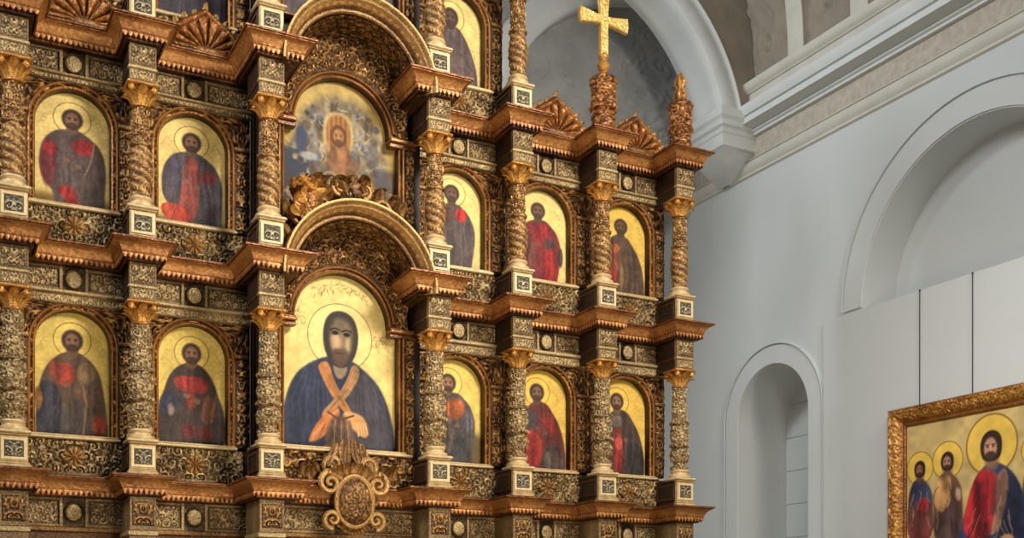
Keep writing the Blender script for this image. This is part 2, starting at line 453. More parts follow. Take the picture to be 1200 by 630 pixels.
# arched cornices over the central bay
def arch_cornice(tier, label):
    zc = TIER[tier] - .25; R = .85
    t = thing('arched_cornice', label, 'cornice', (CX, 0, zc))
    path = [(R * math.cos(PI - PI * k / 40), R * math.sin(PI - PI * k / 40)) for k in range(41)]
    path = [(-R, -.02)] + path + [(R, -.02)]
    # the path runs left to right over the top, its right-hand side is inside: outward is negative
    pr = [(.0, .35), (.0, 1.0), (.02, 1.02), (.05, 1.02), (.06, 1.06), (.10, 1.10), (.12, 1.17), (.155, 1.19), (.175, 1.23), (.2, 1.23), (.2, 1.2), (.2, .35)]
    gl = [.1, .3, .6, .5, .4, .8, .85, .5, .9, .8, .3, .15]
    mb = MB(); sweep(mb, path, [(-a, d) for a, d in pr], XZ, gl)
    for e_ in (0, -1):
        pts = []
        for a, d in pr:
            q = offset_path(path, -a)[e_]; pts.append((q[0], -d, q[1]))
        mb.add(pts, [tuple(range(len(pts))) if e_ else tuple(range(len(pts) - 1, -1, -1))], .3)
    mb.build('arch_moulding', 'gilt', t)
    # carved band on the soffit and on the face
    n = 150; a = np.linspace(PI, 0, n); d = np.linspace(.46, .99, 40)
    A, Dd = np.meshgrid(a, d, indexing='ij'); h = carve(A * R, Dd, .13, 21); rr = R - .004 - .022 * h
    s = MB(); s.grid(np.stack([rr * np.cos(A), -Dd, rr * np.sin(A)], -1), .1 + .8 * h, flip=True)
    s.build('soffit_carving', 'brown', t, 60)
    rr = np.linspace(R + .055, R + .125, 8); A, Rr = np.meshgrid(np.linspace(PI, 0, 220), rr, indexing='ij')
    w = np.abs(np.sin(A * R / .05 * PI / 2)) ** .7; v = (Rr - rr[0]) / (rr[-1] - rr[0]); h = w * np.sin(PI * v)
    yy = -(1.03 + .1 * v) - .02 * h
    f = MB(); f.grid(np.stack([Rr * np.cos(A), yy, Rr * np.sin(A)], -1), .2 + .8 * h, flip=False)
    f.build('leaf_band', 'orange', t, 60)
    return t
arch_cornice(1, 'arched gilded cornice directly over the big robed saint icon')
arch_cornice(2, 'arched gilded cornice above the throned scene, highest arch of the screen')

# ------------------------------------------------------------------ bays
BAYS = [(COLX[0], COLX[1], 'first bay from left'), (COLX[1], COLX[2], 'second bay from left'), None,
        (COLX[3], COLX[4], 'bay right of the central arch'), (COLX[4], COLX[5], 'second bay from the right end'), (COLX[5], EX, 'last bay at the right end'), (COLX[0] - 1.45, COLX[0], 'sliver at the left picture edge')]

def ring_relief(mb, outline, bound, y, amp, cell, seed, cx, z0, ns=16, gb=.1, gk=.9):
    p = np.array(outline); b_ = np.array(bound)
    t = np.linspace(0, 1, ns)[None, :, None]; Q = p[:, None, :] * (1 - t) + b_[:, None, :] * t
    h = carve(np.abs(Q[..., 0] - cx) + .03, Q[..., 1] - z0, cell, seed)
    h = h * sst(0, .12, t[..., 0]) * sst(1, .96, t[..., 0])
    mb.grid(np.stack([Q[..., 0], y - amp * h, Q[..., 1]], -1), gb + gk * h, flip=False)

def bound_rect(outline, cx, zs, x0, x1, z0, zt):
    out = []
    for (x, z) in outline:
        if z <= zs + 1e-6: out.append((x0 if x < cx else x1, z)); continue
        dx, dz = x - cx, z - zs; k = 1e9
        if dx > 1e-9: k = min(k, (x1 - cx) / dx)
        if dx < -1e-9: k = min(k, (x0 - cx) / dx)
        if dz > 1e-9: k = min(k, (zt - zs) / dz)
        out.append((cx + dx * k, zs + dz * k))
    # pull the samples next to a corner into it
    for cxx in (x0, x1):
        i = min(range(len(out)), key=lambda q: (out[q][0] - cxx) ** 2 + (out[q][1] - zt) ** 2); out[i] = (cxx, zt)
    return out

def frieze(t, x0, x1, zf0, zf1, seed, y=-.05):
    """frieze board with its medallion; children of t"""
    cx = (x0 + x1) / 2; mid = (zf0 + zf1) / 2
    mb = MB(); mb.box(x0, x1, y, .2, zf0, zf1, .2)
    for a, b_ in ((x0, cx - .17), (cx + .17, x1)):
        for q in ((a + .0, b_, zf0 + .0, zf0 + .035), (a, b_, zf1 - .035, zf1)):
            mb.box(q[0], q[1], y - .025, y + .01, q[2], q[3], .5, .006)
        relief(mb, a + .02, b_ - .02, zf0 + .035, zf1 - .035, y - .004, .02, .11, seed, .012, False)
    for sx in (-1, 1):
        mb.box(cx + sx * .15 - .02, cx + sx * .15 + .02, y - .03, y + .01, zf0, zf1, .6, .006)
    f = mb.build('frieze', 'silver', t)
    md = MB(); r = min(.095, (zf1 - zf0) * .4)
    th = np.linspace(0, 2 * PI, 33)[:-1]
    prof = [(r * 1.22, .0), (r * 1.22, .03), (r * 1.1, .05), (r * .98, .035), (r * .95, .015)]
    P = np.array([[(cx + a * math.cos(q), y - d, mid + 1.12 * a * math.sin(q)) for q in th] for a, d in prof])
    md.grid(P, np.repeat(np.array([.1, .2, .3, .1, .05])[:, None], 32, 1), wrap_v=True, flip=True)
    R_, T_ = np.meshgrid(np.linspace(0.002, r * .95, 12), th, indexing='ij'); h = carve(R_ * np.cos(T_) + 3, R_ * np.sin(T_), .07, seed + 1)
    dome = .02 + .03 * np.sqrt(np.clip(1 - (R_ / (r * .97)) ** 2, 0, 1)) + .008 * h
    md.grid(np.stack([cx + R_ * np.cos(T_), y - dome, mid + 1.12 * R_ * np.sin(T_)], -1), .55 + .35 * h, wrap_v=True, flip=True)
    md.build('medallion', 'silver', f)

def rosette(parent, cx, cz, y, r, mat='gilt'):
    mb = MB()
    T_, R_ = np.meshgrid(np.linspace(0, 2 * PI, 73)[:-1], np.linspace(.003, 1, 14), indexing='xy')
    pet = .5 + .5 * np.cos(9 * T_); h = np.clip((.25 + .75 * pet) * np.sin(PI * np.clip(R_, .25, 1) ** 1.2), 0, 1) + .8 * np.exp(-(R_ / .2) ** 2)
    rr = r * R_ * (1 - .12 * (1 - pet) * R_)
    mb.grid(np.stack([cx + rr * np.cos(T_), y - .05 * h, cz + rr * np.sin(T_)], -1), .35 + .55 * np.clip(h, 0, 1), wrap_v=True, flip=True)
    return mb.build('rosette', mat, parent, 60)

def bay(tier, k, ze, opening=True, arch_top=None, zs_bottom=None):
    x0, x1, words_ = BAYS[k]; cx = (x0 + x1) / 2
    z0 = TIER[tier]; seed = 10 * tier + k
    wname = WORD[tier]
    t = thing('carved_bay_panel', 'carved gilded wall panel around the %s icon, %s' % (wname, words_), 'carved panel', (0, 0, 0), 'carved bay panels of the icon screen')
    if not opening: t['label'] = '%s-row plain carved gilded wall panel without icon, %s' % (wname, words_)
    ob, ot = z0 + .53, (arch_top or (ze - .55)); hw = .44; zs = ot - hw
    mb = MB()
    if opening:
        out = arch_path(cx, ob, zs, hw)
        out2 = resample(np.array(out), .02)
        bd = bound_rect([tuple(q) for q in out2], cx, zs, x0, x1, ob, ot + .08)
        ring_relief(mb, out2, bd, 0, .05, .17, seed, cx, z0, 30)
    else:
        relief(mb, x0, x1, ob, ot + .08, 0, .05, .3, seed)
    mb.build('carved_surround', 'brown', t, 60)
    for sx in (-1, 1):
        st = MB(); a = cx + sx * .615
        relief(st, a - .075, a + .075, ob - .02, zs + .05, -.05, .04, .15, seed + 31, .012, True, .9, .15)
        st.box(a - .085, a + .085, -.05, .02, ob - .02, zs + .05, .25)
        st.box(a - .095, a + .095, -.1, .02, zs + .05, zs + .1, .6, .01)
        st.build('carved_strip', 'gilt', t, 60)
    ap = MB(); relief(ap, x0 + .1, x1 - .1, z0 + .02, ob - .06, -.06, .05, .16, seed + 7)
    ap.box(x0, x1, -.06, .02, z0, ob - .06, .2)
    ap.box(cx - .3, cx + .3, -.13, -.02, z0 + .001, z0 + .06, .5, .01)
    a = ap.build('apron', 'silver', t, 60)
    rosette(a, cx, z0 + .25, -.085, .15, 'gilt')
    sl = MB(); sl.box(cx - .55, cx + .55, -.13, .1, ob - .06, ob - .025, .75, .01); sl.box(cx - .53, cx + .53, -.1, .1, ob - .025, ob, .6, .008)
    sl.build('sill', 'pale', t)
    ar = MB(); zb = ot + .06
    h_ = (ze - .3) - zb
    ar.box(x0, x1, -.06, .05, zb, zb + h_ * .4, .5, .006); ar.box(x0, x1, -.085, .05, zb + h_ * .4, zb + h_ * .75, .55, .006); ar.box(x0, x1, -.13, .05, zb + h_ * .75, zb + h_, .75, .01)
    relief(ar, x0, x1, zb + .004, zb + h_ * .7, -.082, .016, .09, seed + 3, .012, gb=.3)
    ar.build('architrave', 'silver', t)
    frieze(t, x0, x1, ze - .3, ze, seed)
    bk = MB(); bk.box(x0, x1, .14, .3, z0 - .2, ze + .05, .3); bk.build('backing_board', 'wood', t)
    return cx, ob, zs, hw

FRAME = [(.0, -.12), (.0, .005), (.008, .028), (.026, .04), (.04, .022), (.052, .02), (.06, .05), (.074, .062), (.09, .05), (.098, .0)]
FG = [.15, .3, .7, .85, .4, .3, .75, .95, .6, .2]

# ------------------------------------------------------------------ painting
class Canvas:
    def __init__(s, w, h, nx, seed=0):
        s.w, s.h = w, h; s.nx = nx; s.nz = int(nx * h / w)
        s.X, s.Y = np.meshgrid(np.linspace(0, 1, s.nx), np.linspace(0, 1, s.nz), indexing='ij')   # 0..1, y down
        s.c = np.zeros((s.nx, s.nz, 3)); s.asp = h / w; s.seed = seed
        s.n1 = vnoise(s.X * 9, s.Y * 9 * s.asp, seed); s.n2 = vnoise(s.X * 34, s.Y * 34 * s.asp, seed + 1)
        s.fold = vnoise(s.X * 24 + 3 * vnoise(s.X * 4, s.Y * 4, seed + 2), s.Y * 3, seed + 3)
    def mix(s, m, col, tex=.12, fold=0):
        col = np.array(col, float)[None, None]
        k = 1 + tex * (s.n1 + s.n2 - 1)[..., None] + fold * (s.fold - .5)[..., None]
        m = np.clip(m, 0, 1)[..., None]; s.c = s.c * (1 - m) + col * k * m
    def fill(s, col, tex=.12): s.mix(np.ones_like(s.X), col, tex)
    def e(s, x, y, rx, ry, col, soft=.12, op=1, tex=.12, fold=0):
        d = np.hypot((s.X - x) / rx, (s.Y - y) / ry); s.mix(op * sst(1 + soft, 1 - soft, d), col, tex, fold)
    def ring(s, x, y, rx, ry, col, wd=.04, op=1):
        d = np.abs(np.hypot((s.X - x) / rx, (s.Y - y) / ry) - 1); s.mix(op * sst(wd, wd * .3, d), col, .05)
    def p(s, pts, col, soft=.015, op=1, tex=.12, fold=0):
        pts = np.array(smooth_poly(pts)); x = s.X; y = s.Y * s.asp; P = pts * [1, s.asp]
        ins = np.zeros(x.shape, bool); dm = np.full(x.shape, 9.0)
        for (ax, ay), (bx, by) in zip(P, np.roll(P, -1, 0)):
            cond = ((ay > y) != (by > y)); den = (by - ay) if abs(by - ay) > 1e-9 else 1e-9
            ins ^= cond & (x < (bx - ax) * (y - ay) / den + ax)
            ex, ey = bx - ax, by - ay; L2 = ex * ex + ey * ey + 1e-12
            t = np.clip(((x - ax) * ex + (y - ay) * ey) / L2, 0, 1); dm = np.minimum(dm, np.hypot(x - ax - t * ex, y - ay - t * ey))
        sd = np.where(ins, dm, -dm); s.mix(op * sst(-soft, soft, sd), col, tex, fold)
    def l(s, pts, wd, col, op=1):
        x = s.X; y = s.Y * s.asp; dm = np.full(x.shape, 9.0); P = np.array(pts) * [1, s.asp]
        for (ax, ay), (bx, by) in zip(P[:-1], P[1:]):
            ex, ey = bx - ax, by - ay; t = np.clip(((x - ax) * ex + (y - ay) * ey) / (ex * ex + ey * ey + 1e-12), 0, 1)
            dm = np.minimum(dm, np.hypot(x - ax - t * ex, y - ay - t * ey))
        s.mix(op * sst(wd, wd * .4, dm), col, .1)
    def mesh(s, name, to3, parent):
        P = to3(s.X, s.Y); mb = MB(); mb.grid(P, .5, flip=True)
        Q = P.copy(); o = mb.build(name, 'paint', parent)
        me = o.data; ca = me.color_attributes.new('paint', 'FLOAT_COLOR', 'POINT')
        c = np.clip(s.c / 255, 0, 1).reshape(-1, 3); lin = np.where(c > .04045, ((c + .055) / 1.055) ** 2.4, c / 12.92)
        ca.data.foreach_set('color', np.concatenate([lin, np.ones((len(lin), 1))], 1).astype(np.float32).ravel())
        return o

def smooth_poly(pts, n=2):
    p = np.array(pts, float)
    for _ in range(n):
        q = np.roll(p, -1, 0); p = np.stack([.75 * p + .25 * q, .25 * p + .75 * q], 1).reshape(-1, 2)
    return p

GOLD = (214, 186, 106)
def face(cv, x, y, rx, ry, hair=(70, 52, 40), skin=(136, 100, 74), beard=None, long=1.0):
    cv.e(x, y + ry * .05, rx * 1.28, ry * 1.22, hair, .14)
    if long > 1: cv.e(x, y + ry * .5, rx * 1.3, ry * 1.2 * long, hair, .14)
    cv.e(x, y + ry * .18, rx * .82, ry * .92, skin, .2)
    b_ = beard or hair
    cv.e(x, y + ry * .85, rx * .72, ry * .42, b_, .3, .85)
    for sx in (-1, 1):
        cv.l([(x + sx * rx * .55, y - ry * .1), (x + sx * rx * .2, y - ry * .14)], rx * .1, (44, 30, 22), .8)
        cv.e(x + sx * rx * .36, y + ry * .05, rx * .16, ry * .07, (36, 26, 20), .4, .9)
    cv.l([(x, y), (x + rx * .06, y + ry * .38)], rx * .1, tuple(min(255, c_ * 1.25) for c_ in skin), .7)
    cv.l([(x - rx * .22, y + ry * .62), (x + rx * .22, y + ry * .62)], rx * .09, (90, 48, 40), .8)

def saint(seed, bg, body, body_col, ops, head=(.5, .23), hr=.105, hair=(70, 52, 42), skin=(140, 104, 80), halo=True, hx=.235, ground=None, w=.9, h=1.57, nx=100):
    cv = Canvas(w, h, nx, seed); a = w / h
    cv.fill(bg, .14)
    cv.e(.5, .2, .7, .55, tuple(min(255, c_ * 1.07) for c_ in bg), .7, .6)
    if ground: cv.p([(-.2, ground[0]), (1.2, ground[0]), (1.2, 1.2), (-.2, 1.2)], ground[1], .08)
    if halo:
        cv.e(head[0], head[1], hx, hx * a, tuple(min(255, c_ * 1.1) for c_ in bg), .1)
        cv.ring(head[0], head[1], hx, hx * a, (96, 76, 40), .035, .85)
    for sx in (-1, 1):      # small painted flourishes beside the halo
        for q in range(3): cv.l([(head[0] + sx * (.3 + .03 * q), head[1] + .03 * q), (head[0] + sx * (.33 + .03 * q), head[1] - .012 + .03 * q), (head[0] + sx * (.37 + .02 * q), head[1] + .01 + .03 * q)], .01, (158, 128, 70), .4)
    cv.p(body, body_col, .015, 1, .2, .35)
    cv.p([(head[0] - hr * .6, head[1]), (head[0] + hr * .6, head[1]), (head[0] + hr * .8, head[1] + .13), (head[0] - hr * .8, head[1] + .13)], tuple(c_ * .8 for c_ in skin))
    for o in ops:
        k = o[0]
        if k == 'e': cv.e(*o[1:6], soft=.22, op=.88, tex=.25, fold=.6)
        elif k == 'p': cv.p(o[1], o[2], .014, .88, .25, .6)
        elif k == 'l': cv.l(o[1], o[2], o[3], .8)
    rnd = random.Random(seed)
    cx_ = float(np.mean([q[0] for q in body]))
    for q in range(26):      # robe folds
        x = cx_ + rnd.uniform(-.3, .3); y = rnd.uniform(.42, .85); p_ = [(x, y)]
        for _ in range(4): p_.append((p_[-1][0] + rnd.uniform(-.03, .03) + .12 * (x - cx_) * .3, p_[-1][1] + rnd.uniform(.02, .05)))
        cv.l(p_, rnd.uniform(.008, .014), tuple(c_ * (.5 if q % 3 else 1.35) for c_ in body_col), .3)
    for sx in (-1, 1):       # hands before the breast
        cv.e(cx_ + sx * .07 + .01, .6 + .02 * sx, .045, .022, tuple(c_ * .95 for c_ in skin), .3, .75)
    face(cv, head[0], head[1], hr, hr * a * 1.15, hair, skin)
    return cv

B_WIDE = [(.4, .32), (.24, .36), (.12, .46), (.08, .62), (.12, .76), (.27, .85), (.3, 1.05), (.9, 1.05), (.92, .75), (.93, .56), (.84, .42), (.7, .36), (.6, .32)]
B_BUST = [(.42, .32), (.26, .38), (.14, .48), (.08, .62), (.05, .8), (.04, 1.05), (.96, 1.05), (.94, .8), (.9, .62), (.84, .46), (.72, .37), (.58, .32)]
B_SEAT = [(.42, .31), (.28, .36), (.18, .44), (.12, .56), (.04, .68), (.02, 1.05), (.98, 1.05), (.97, .72), (.88, .58), (.8, .44), (.7, .36), (.58, .31)]
B_STAND = [(.4, .32), (.2, .37), (.12, .5), (.1, .7), (.18, .9), (.2, 1.05), (.78, 1.05), (.84, .8), (.88, .6), (.8, .44), (.66, .36), (.58, .32)]
B_SLOPE = [(.4, .31), (.24, .38), (.1, .48), (.06, .7), (.1, 1.05), (.97, 1.05), (.95, .75), (.86, .55), (.72, .42), (.6, .33)]
G2 = (226, 200, 124); G3 = (218, 190, 100); G4 = (220, 182, 84)
SPEC = {}
# upper row
SPEC[(1, 0)] = saint(1, G2, B_WIDE, (92, 78, 74), [('e', .2, .62, .1, .2, (112, 46, 50)), ('e', .64, .45, .14, .07, (168, 44, 46)), ('e', .23, .5, .09, .05, (164, 46, 46)), ('p', [(.28, .82), (.5, .77), (.56, .88), (.66, 1.0), (.48, .97), (.4, .9)], (176, 46, 42)), ('l', [(.78, .4), (.74, .55), (.66, .68)], .015, (160, 130, 100))], ground=(.86, (140, 108, 56)))
SPEC[(1, 1)] = saint(2, G2, B_WIDE, (82, 74, 78), [('p', [(.42, .36), (.58, .36), (.62, .6), (.56, .95), (.3, .95), (.36, .6)], (140, 66, 56)), ('e', .28, .52, .1, .16, (78, 74, 88)), ('p', [(.06, .8), (.3, .78), (.5, .86), (.48, .95), (.12, .93)], (184, 64, 46)), ('e', .72, .52, .12, .06, (130, 56, 56)), ('e', .74, .68, .1, .1, (100, 94, 100))], ground=(.9, (110, 84, 50)))
# lower row
SPEC[(0, 0)] = saint(3, G3, B_BUST, (96, 76, 60), [('p', [(.06, .62), (.18, .54), (.34, .6), (.4, .85), (.35, 1.05), (.05, 1.05)], (58, 58, 70)), ('e', .4, .5, .14, .09, (164, 62, 48)), ('e', .28, .46, .07, .07, (150, 70, 54)), ('p', [(.4, .72), (.7, .68), (.78, 1.05), (.3, 1.05)], (72, 66, 62)), ('e', .84, .88, .08, .08, (160, 62, 46)), ('e', .08, .7, .05, .09, (186, 128, 62)), ('e', .66, .48, .12, .08, (120, 98, 66)), ('l', [(.62, .56), (.68, .72), (.64, .95)], .02, (150, 116, 80))])
SPEC[(0, 1)] = saint(4, G3, B_SEAT, (72, 60, 56), [('p', [(.24, .42), (.74, .42), (.72, .55), (.5, .56), (.28, .53)], (172, 58, 50)), ('p', [(.06, .6), (.24, .54), (.36, .66), (.2, .76), (.06, .72)], (62, 68, 92)), ('e', .5, .62, .07, .07, (150, 66, 50)), ('p', [(.66, .55), (.84, .58), (.82, .8), (.62, .8)], (120, 76, 54)), ('e', .46, .86, .1, .06, (120, 50, 48)), ('e', .68, .88, .1, .06, (112, 50, 46)), ('e', .22, .7, .05, .05, (150, 130, 112))])
# right of the arch
SPEC[(1, 3)] = saint(5, G2, B_STAND, (88, 76, 74), [('p', [(.52, .36), (.72, .36), (.72, .48), (.54, .5)], (190, 42, 42)), ('p', [(.2, .38), (.5, .36), (.48, .52), (.2, .55)], (96, 58, 54)), ('l', [(.4, .55), (.42, .95)], .02, (70, 60, 60)), ('l', [(.62, .55), (.64, .95)], .02, (112, 98, 90))], head=(.46, .215), skin=(110, 84, 66))
SPEC[(0, 3)] = saint(6, G3, B_STAND, (84, 76, 74), [('e', .52, .47, .17, .1, (184, 96, 52)), ('p', [(.16, .6), (.5, .56), (.5, 1.05), (.2, 1.05)], (78, 68, 66)), ('e', .74, .58, .1, .1, (100, 92, 100)), ('e', .62, .86, .14, .14, (64, 66, 66))], head=(.4, .23), ground=(.66, (104, 88, 54)))
SPEC[(1, 4)] = saint(7, G2, B_STAND, (122, 48, 48), [('p', [(.36, .36), (.66, .36), (.68, .56), (.5, .62), (.34, .56)], (150, 44, 48)), ('p', [(.54, .58), (.76, .56), (.8, 1.05), (.52, 1.05)], (156, 42, 38)), ('e', .28, .72, .12, .24, (104, 62, 54)), ('e', .66, .55, .12, .06, (84, 62, 60)), ('e', .86, .68, .05, .1, (56, 44, 42))], head=(.44, .225), halo=False, skin=(112, 82, 60))
SPEC[(0, 4)] = saint(8, G4, B_SLOPE, (104, 52, 46), [('p', [(.12, .44), (.4, .38), (.42, .6), (.14, .6)], (76, 72, 74)), ('p', [(.5, .4), (.76, .5), (.86, .66), (.6, .62)], (144, 48, 44)), ('p', [(.1, .62), (.46, .58), (.54, .88), (.34, 1.0), (.12, .92)], (162, 50, 44)), ('p', [(.5, .76), (.9, .72), (.95, 1.05), (.5, 1.05)], (76, 66, 62)), ('e', .62, .9, .06, .1, (120, 112, 98))], head=(.42, .23), skin=(120, 92, 74))
SPEC[(1, 5)] = saint(9, G4, B_SLOPE, (92, 72, 58), [('p', [(.14, .42), (.4, .36), (.46, .62), (.4, 1.0), (.14, .95)], (122, 60, 46)), ('e', .3, .82, .09, .12, (160, 48, 44)), ('e', .38, .47, .07, .05, (166, 92, 52)), ('p', [(.5, .5), (.64, .5), (.6, 1.0), (.44, 1.0)], (120, 94, 64))], head=(.48, .225), halo=False, skin=(104, 78, 58))
SPEC[(0, 5)] = saint(10, G4, B_SLOPE, (76, 62, 56), [('e', .18, .55, .12, .1, (136, 44, 46)), ('p', [(.3, .5), (.52, .5), (.54, .95), (.34, 1.0)], (146, 48, 42)), ('e', .44, .66, .07, .07, (196, 84, 72)), ('p', [(.58, .62), (.95, .66), (.96, 1.05), (.6, 1.05)], (54, 50, 50)), ('e', .4, .44, .12, .06, (112, 98, 92))], head=(.4, .235))
# topmost row
B_CLOAK = [(.42, .32), (.22, .4), (.1, .6), (.06, 1.05), (.9, 1.05), (.92, .84), (.84, .62), (.7, .44), (.58, .34)]
SPEC[(2, 3)] = saint(11, G2, B_CLOAK, (98, 82, 78), [('l', [(.62, .6), (.8, .75), (.7, .85)], .012, (70, 58, 56))], head=(.44, .25), skin=(96, 74, 62), h=1.3)
SPEC[(2, 1)] = saint(12, G3, B_BUST, (70, 64, 72), [('e', .5, .6, .2, .15, (120, 60, 54))], ground=(.62, (66, 62, 72)))

def center_canvas():
    cv = Canvas(1.64, 2.43, 190, 20); a = cv.w / cv.h
    cv.fill((220, 192, 110), .12); cv.e(.5, .3, .6, .45, (236, 214, 140), .6, .7)
    rnd = random.Random(2)
    def stroke(x, y, k, op):
        a = rnd.uniform(0, PI); p = [(x, y)]
        for _ in range(3): a += rnd.uniform(-1.2, 1.2); p.append((p[-1][0] + k * math.cos(a), p[-1][1] + k * .7 * math.sin(a)))
        cv.l(p, .006, (128, 98, 52), op)
    for q in range(36):      # faint illegible painted marks along the arch and beside the halo
        t = (q % 18) / 17; stroke(.29 + .44 * t, .105 - .045 * math.sin(PI * t) + .025 * (q // 18), .014, .55)
    for (bx, by) in ((.13, .27), (.86, .36)):
        for q in range(16): stroke(bx + .03 * (q % 4) - .045, by + .02 * (q // 4) - .03, .015, .5)
    hx = .505; hy = .355
    cv.e(hx, hy, .275, .275 * a, (238, 216, 140), .06); cv.ring(hx, hy, .275, .275 * a, (70, 58, 36), .016, .9)
    body = [(.42, .46), (.25, .51), (.12, .585), (.04, .72), (.01, .88), (.0, 1.05), (.99, 1.05), (.98, .88), (.94, .76), (.86, .62), (.72, .53), (.58, .47)]
    cv.p(body, (46, 52, 72), .012, 1, .25, .4)
    cv.p([(.56, .5), (.72, .54), (.88, .66), (.95, .82), (.97, 1.05), (.6, 1.05)], (74, 70, 74), .05, .8, .2, .4)
    for q in range(9): cv.l([(.2 + .03 * q, .56 + .01 * q), (.1 + .055 * q, .72 + .02 * q), (.12 + .06 * q, .86)], .007, (78, 86, 104), .4)
    for q in range(8): cv.l([(.8 - .025 * q, .58 + .01 * q), (.9 - .04 * q, .74 + .01 * q), (.92 - .02 * q, .9)], .006, (88, 84, 86), .4)
    # brown-grey right half of the mantle, undergarment and crossed stole
    cv.p([(.42, .5), (.6, .5), (.57, .62), (.5, .68), (.44, .6)], (44, 46, 70), .01)
    cv.p([(.44, .5), (.57, .5), (.56, .56), (.5, .6), (.45, .56)], (142, 124, 96), .012)
    cv.p([(.35, .5), (.41, .5), (.45, .6), (.56, .72), (.63, .8), (.57, .8), (.44, .7), (.35, .59), (.31, .53)], (176, 116, 66), .008, 1, .2, .3)
    cv.p([(.61, .49), (.69, .53), (.62, .64), (.5, .74), (.36, .82), (.34, .79), (.46, .7), (.56, .6)], (168, 124, 80), .008, 1, .2, .3)
    for q in range(3): cv.l([(.62 + .02 * q, .52 + .01 * q), (.54 + .015 * q, .65), (.4, .78)], .004, (110, 76, 46), .6); cv.l([(.35 + .02 * q, .53), (.42 + .02 * q, .64), (.56, .75)], .004, (118, 70, 38), .6)
    # head: hood, face, beard
    TT = lambda pts: [(.505 + (x - .5) * .86, .2 + (y - .12) * .86) for x, y in pts]
    cv.p(TT([(.5, .12), (.64, .16), (.69, .28), (.66, .41), (.57, .5), (.44, .5), (.35, .42), (.32, .28), (.37, .16)]), (54, 50, 44), .01, 1, .15)
    cv.p(TT([(.5, .17), (.6, .2), (.63, .3), (.59, .42), (.5, .47), (.43, .42), (.39, .3), (.42, .2)]), (118, 102, 78), .03, 1, .2)
    cv.p(TT([(.4, .29), (.5, .28), (.52, .36), (.46, .41), (.41, .37)]), (212, 176, 136), .025, .85)
    cv.p(TT([(.55, .3), (.6, .3), (.59, .4), (.56, .4)]), (206, 184, 128), .025, .7)
    cv.p(TT([(.41, .385), (.5, .37), (.59, .385), (.58, .45), (.5, .51), (.43, .46)]), (92, 70, 54), .018, .9)
    for (ex, ey) in ((.45, .265), (.565, .27)):
        cv.l(TT([(ex - .05, ey - .008), (ex, ey - .02), (ex + .045, ey - .01)]), .01, (40, 32, 26))
        q = TT([(ex, ey + .01)])[0]; cv.e(q[0], q[1], .028, .011, (22, 18, 14), .3)
    cv.l(TT([(.515, .28), (.525, .35), (.5, .362)]), .009, (150, 122, 92)); cv.l(TT([(.46, .405), (.54, .405)]), .007, (78, 46, 40))
    # hands folded and drapery
    cv.p([(.5, .74), (.4, .77), (.3, .85), (.22, .96), (.3, .95), (.4, .9), (.5, .82)], (186, 112, 62), .01, 1, .15, .2)
    cv.p([(.52, .77), (.64, .77), (.72, .8), (.76, .88), (.72, .92), (.64, .88), (.54, .83)], (204, 152, 96), .01, 1, .15, .2)
    for q in range(4):      # fingers
        cv.l([(.36 - .025 * q, .84 + .02 * q), (.31 - .015 * q, .93 + .005 * q)], .011, (208, 136, 82)); cv.l([(.375 - .025 * q, .85 + .02 * q), (.325 - .015 * q, .935 + .005 * q)], .004, (110, 60, 34), .8)
        cv.l([(.66 + .02 * q, .83), (.665 + .025 * q, .9 - .005 * q)], .011, (222, 172, 116)); cv.l([(.675 + .02 * q, .84), (.68 + .025 * q, .9 - .005 * q)], .004, (120, 74, 44), .8)
    cv.l([(.42, .8), (.48, .77)], .014, (206, 140, 88)); cv.l([(.6, .8), (.55, .78)], .014, (218, 168, 112))
    cv.p([(.42, .8), (.58, .79), (.64, .95), (.68, 1.05), (.36, 1.05), (.38, .92)], (112, 86, 68), .02, 1, .3, .6)
    for q in range(7): cv.l([(.44 + .025 * q, .82), (.41 + .035 * q, 1.0)], .006, (168, 138, 104) if q % 2 else (76, 52, 40), .7)
    cv.l([(.4, .78), (.5, .82), (.62, .79)], .012, (92, 62, 44))
    return cv

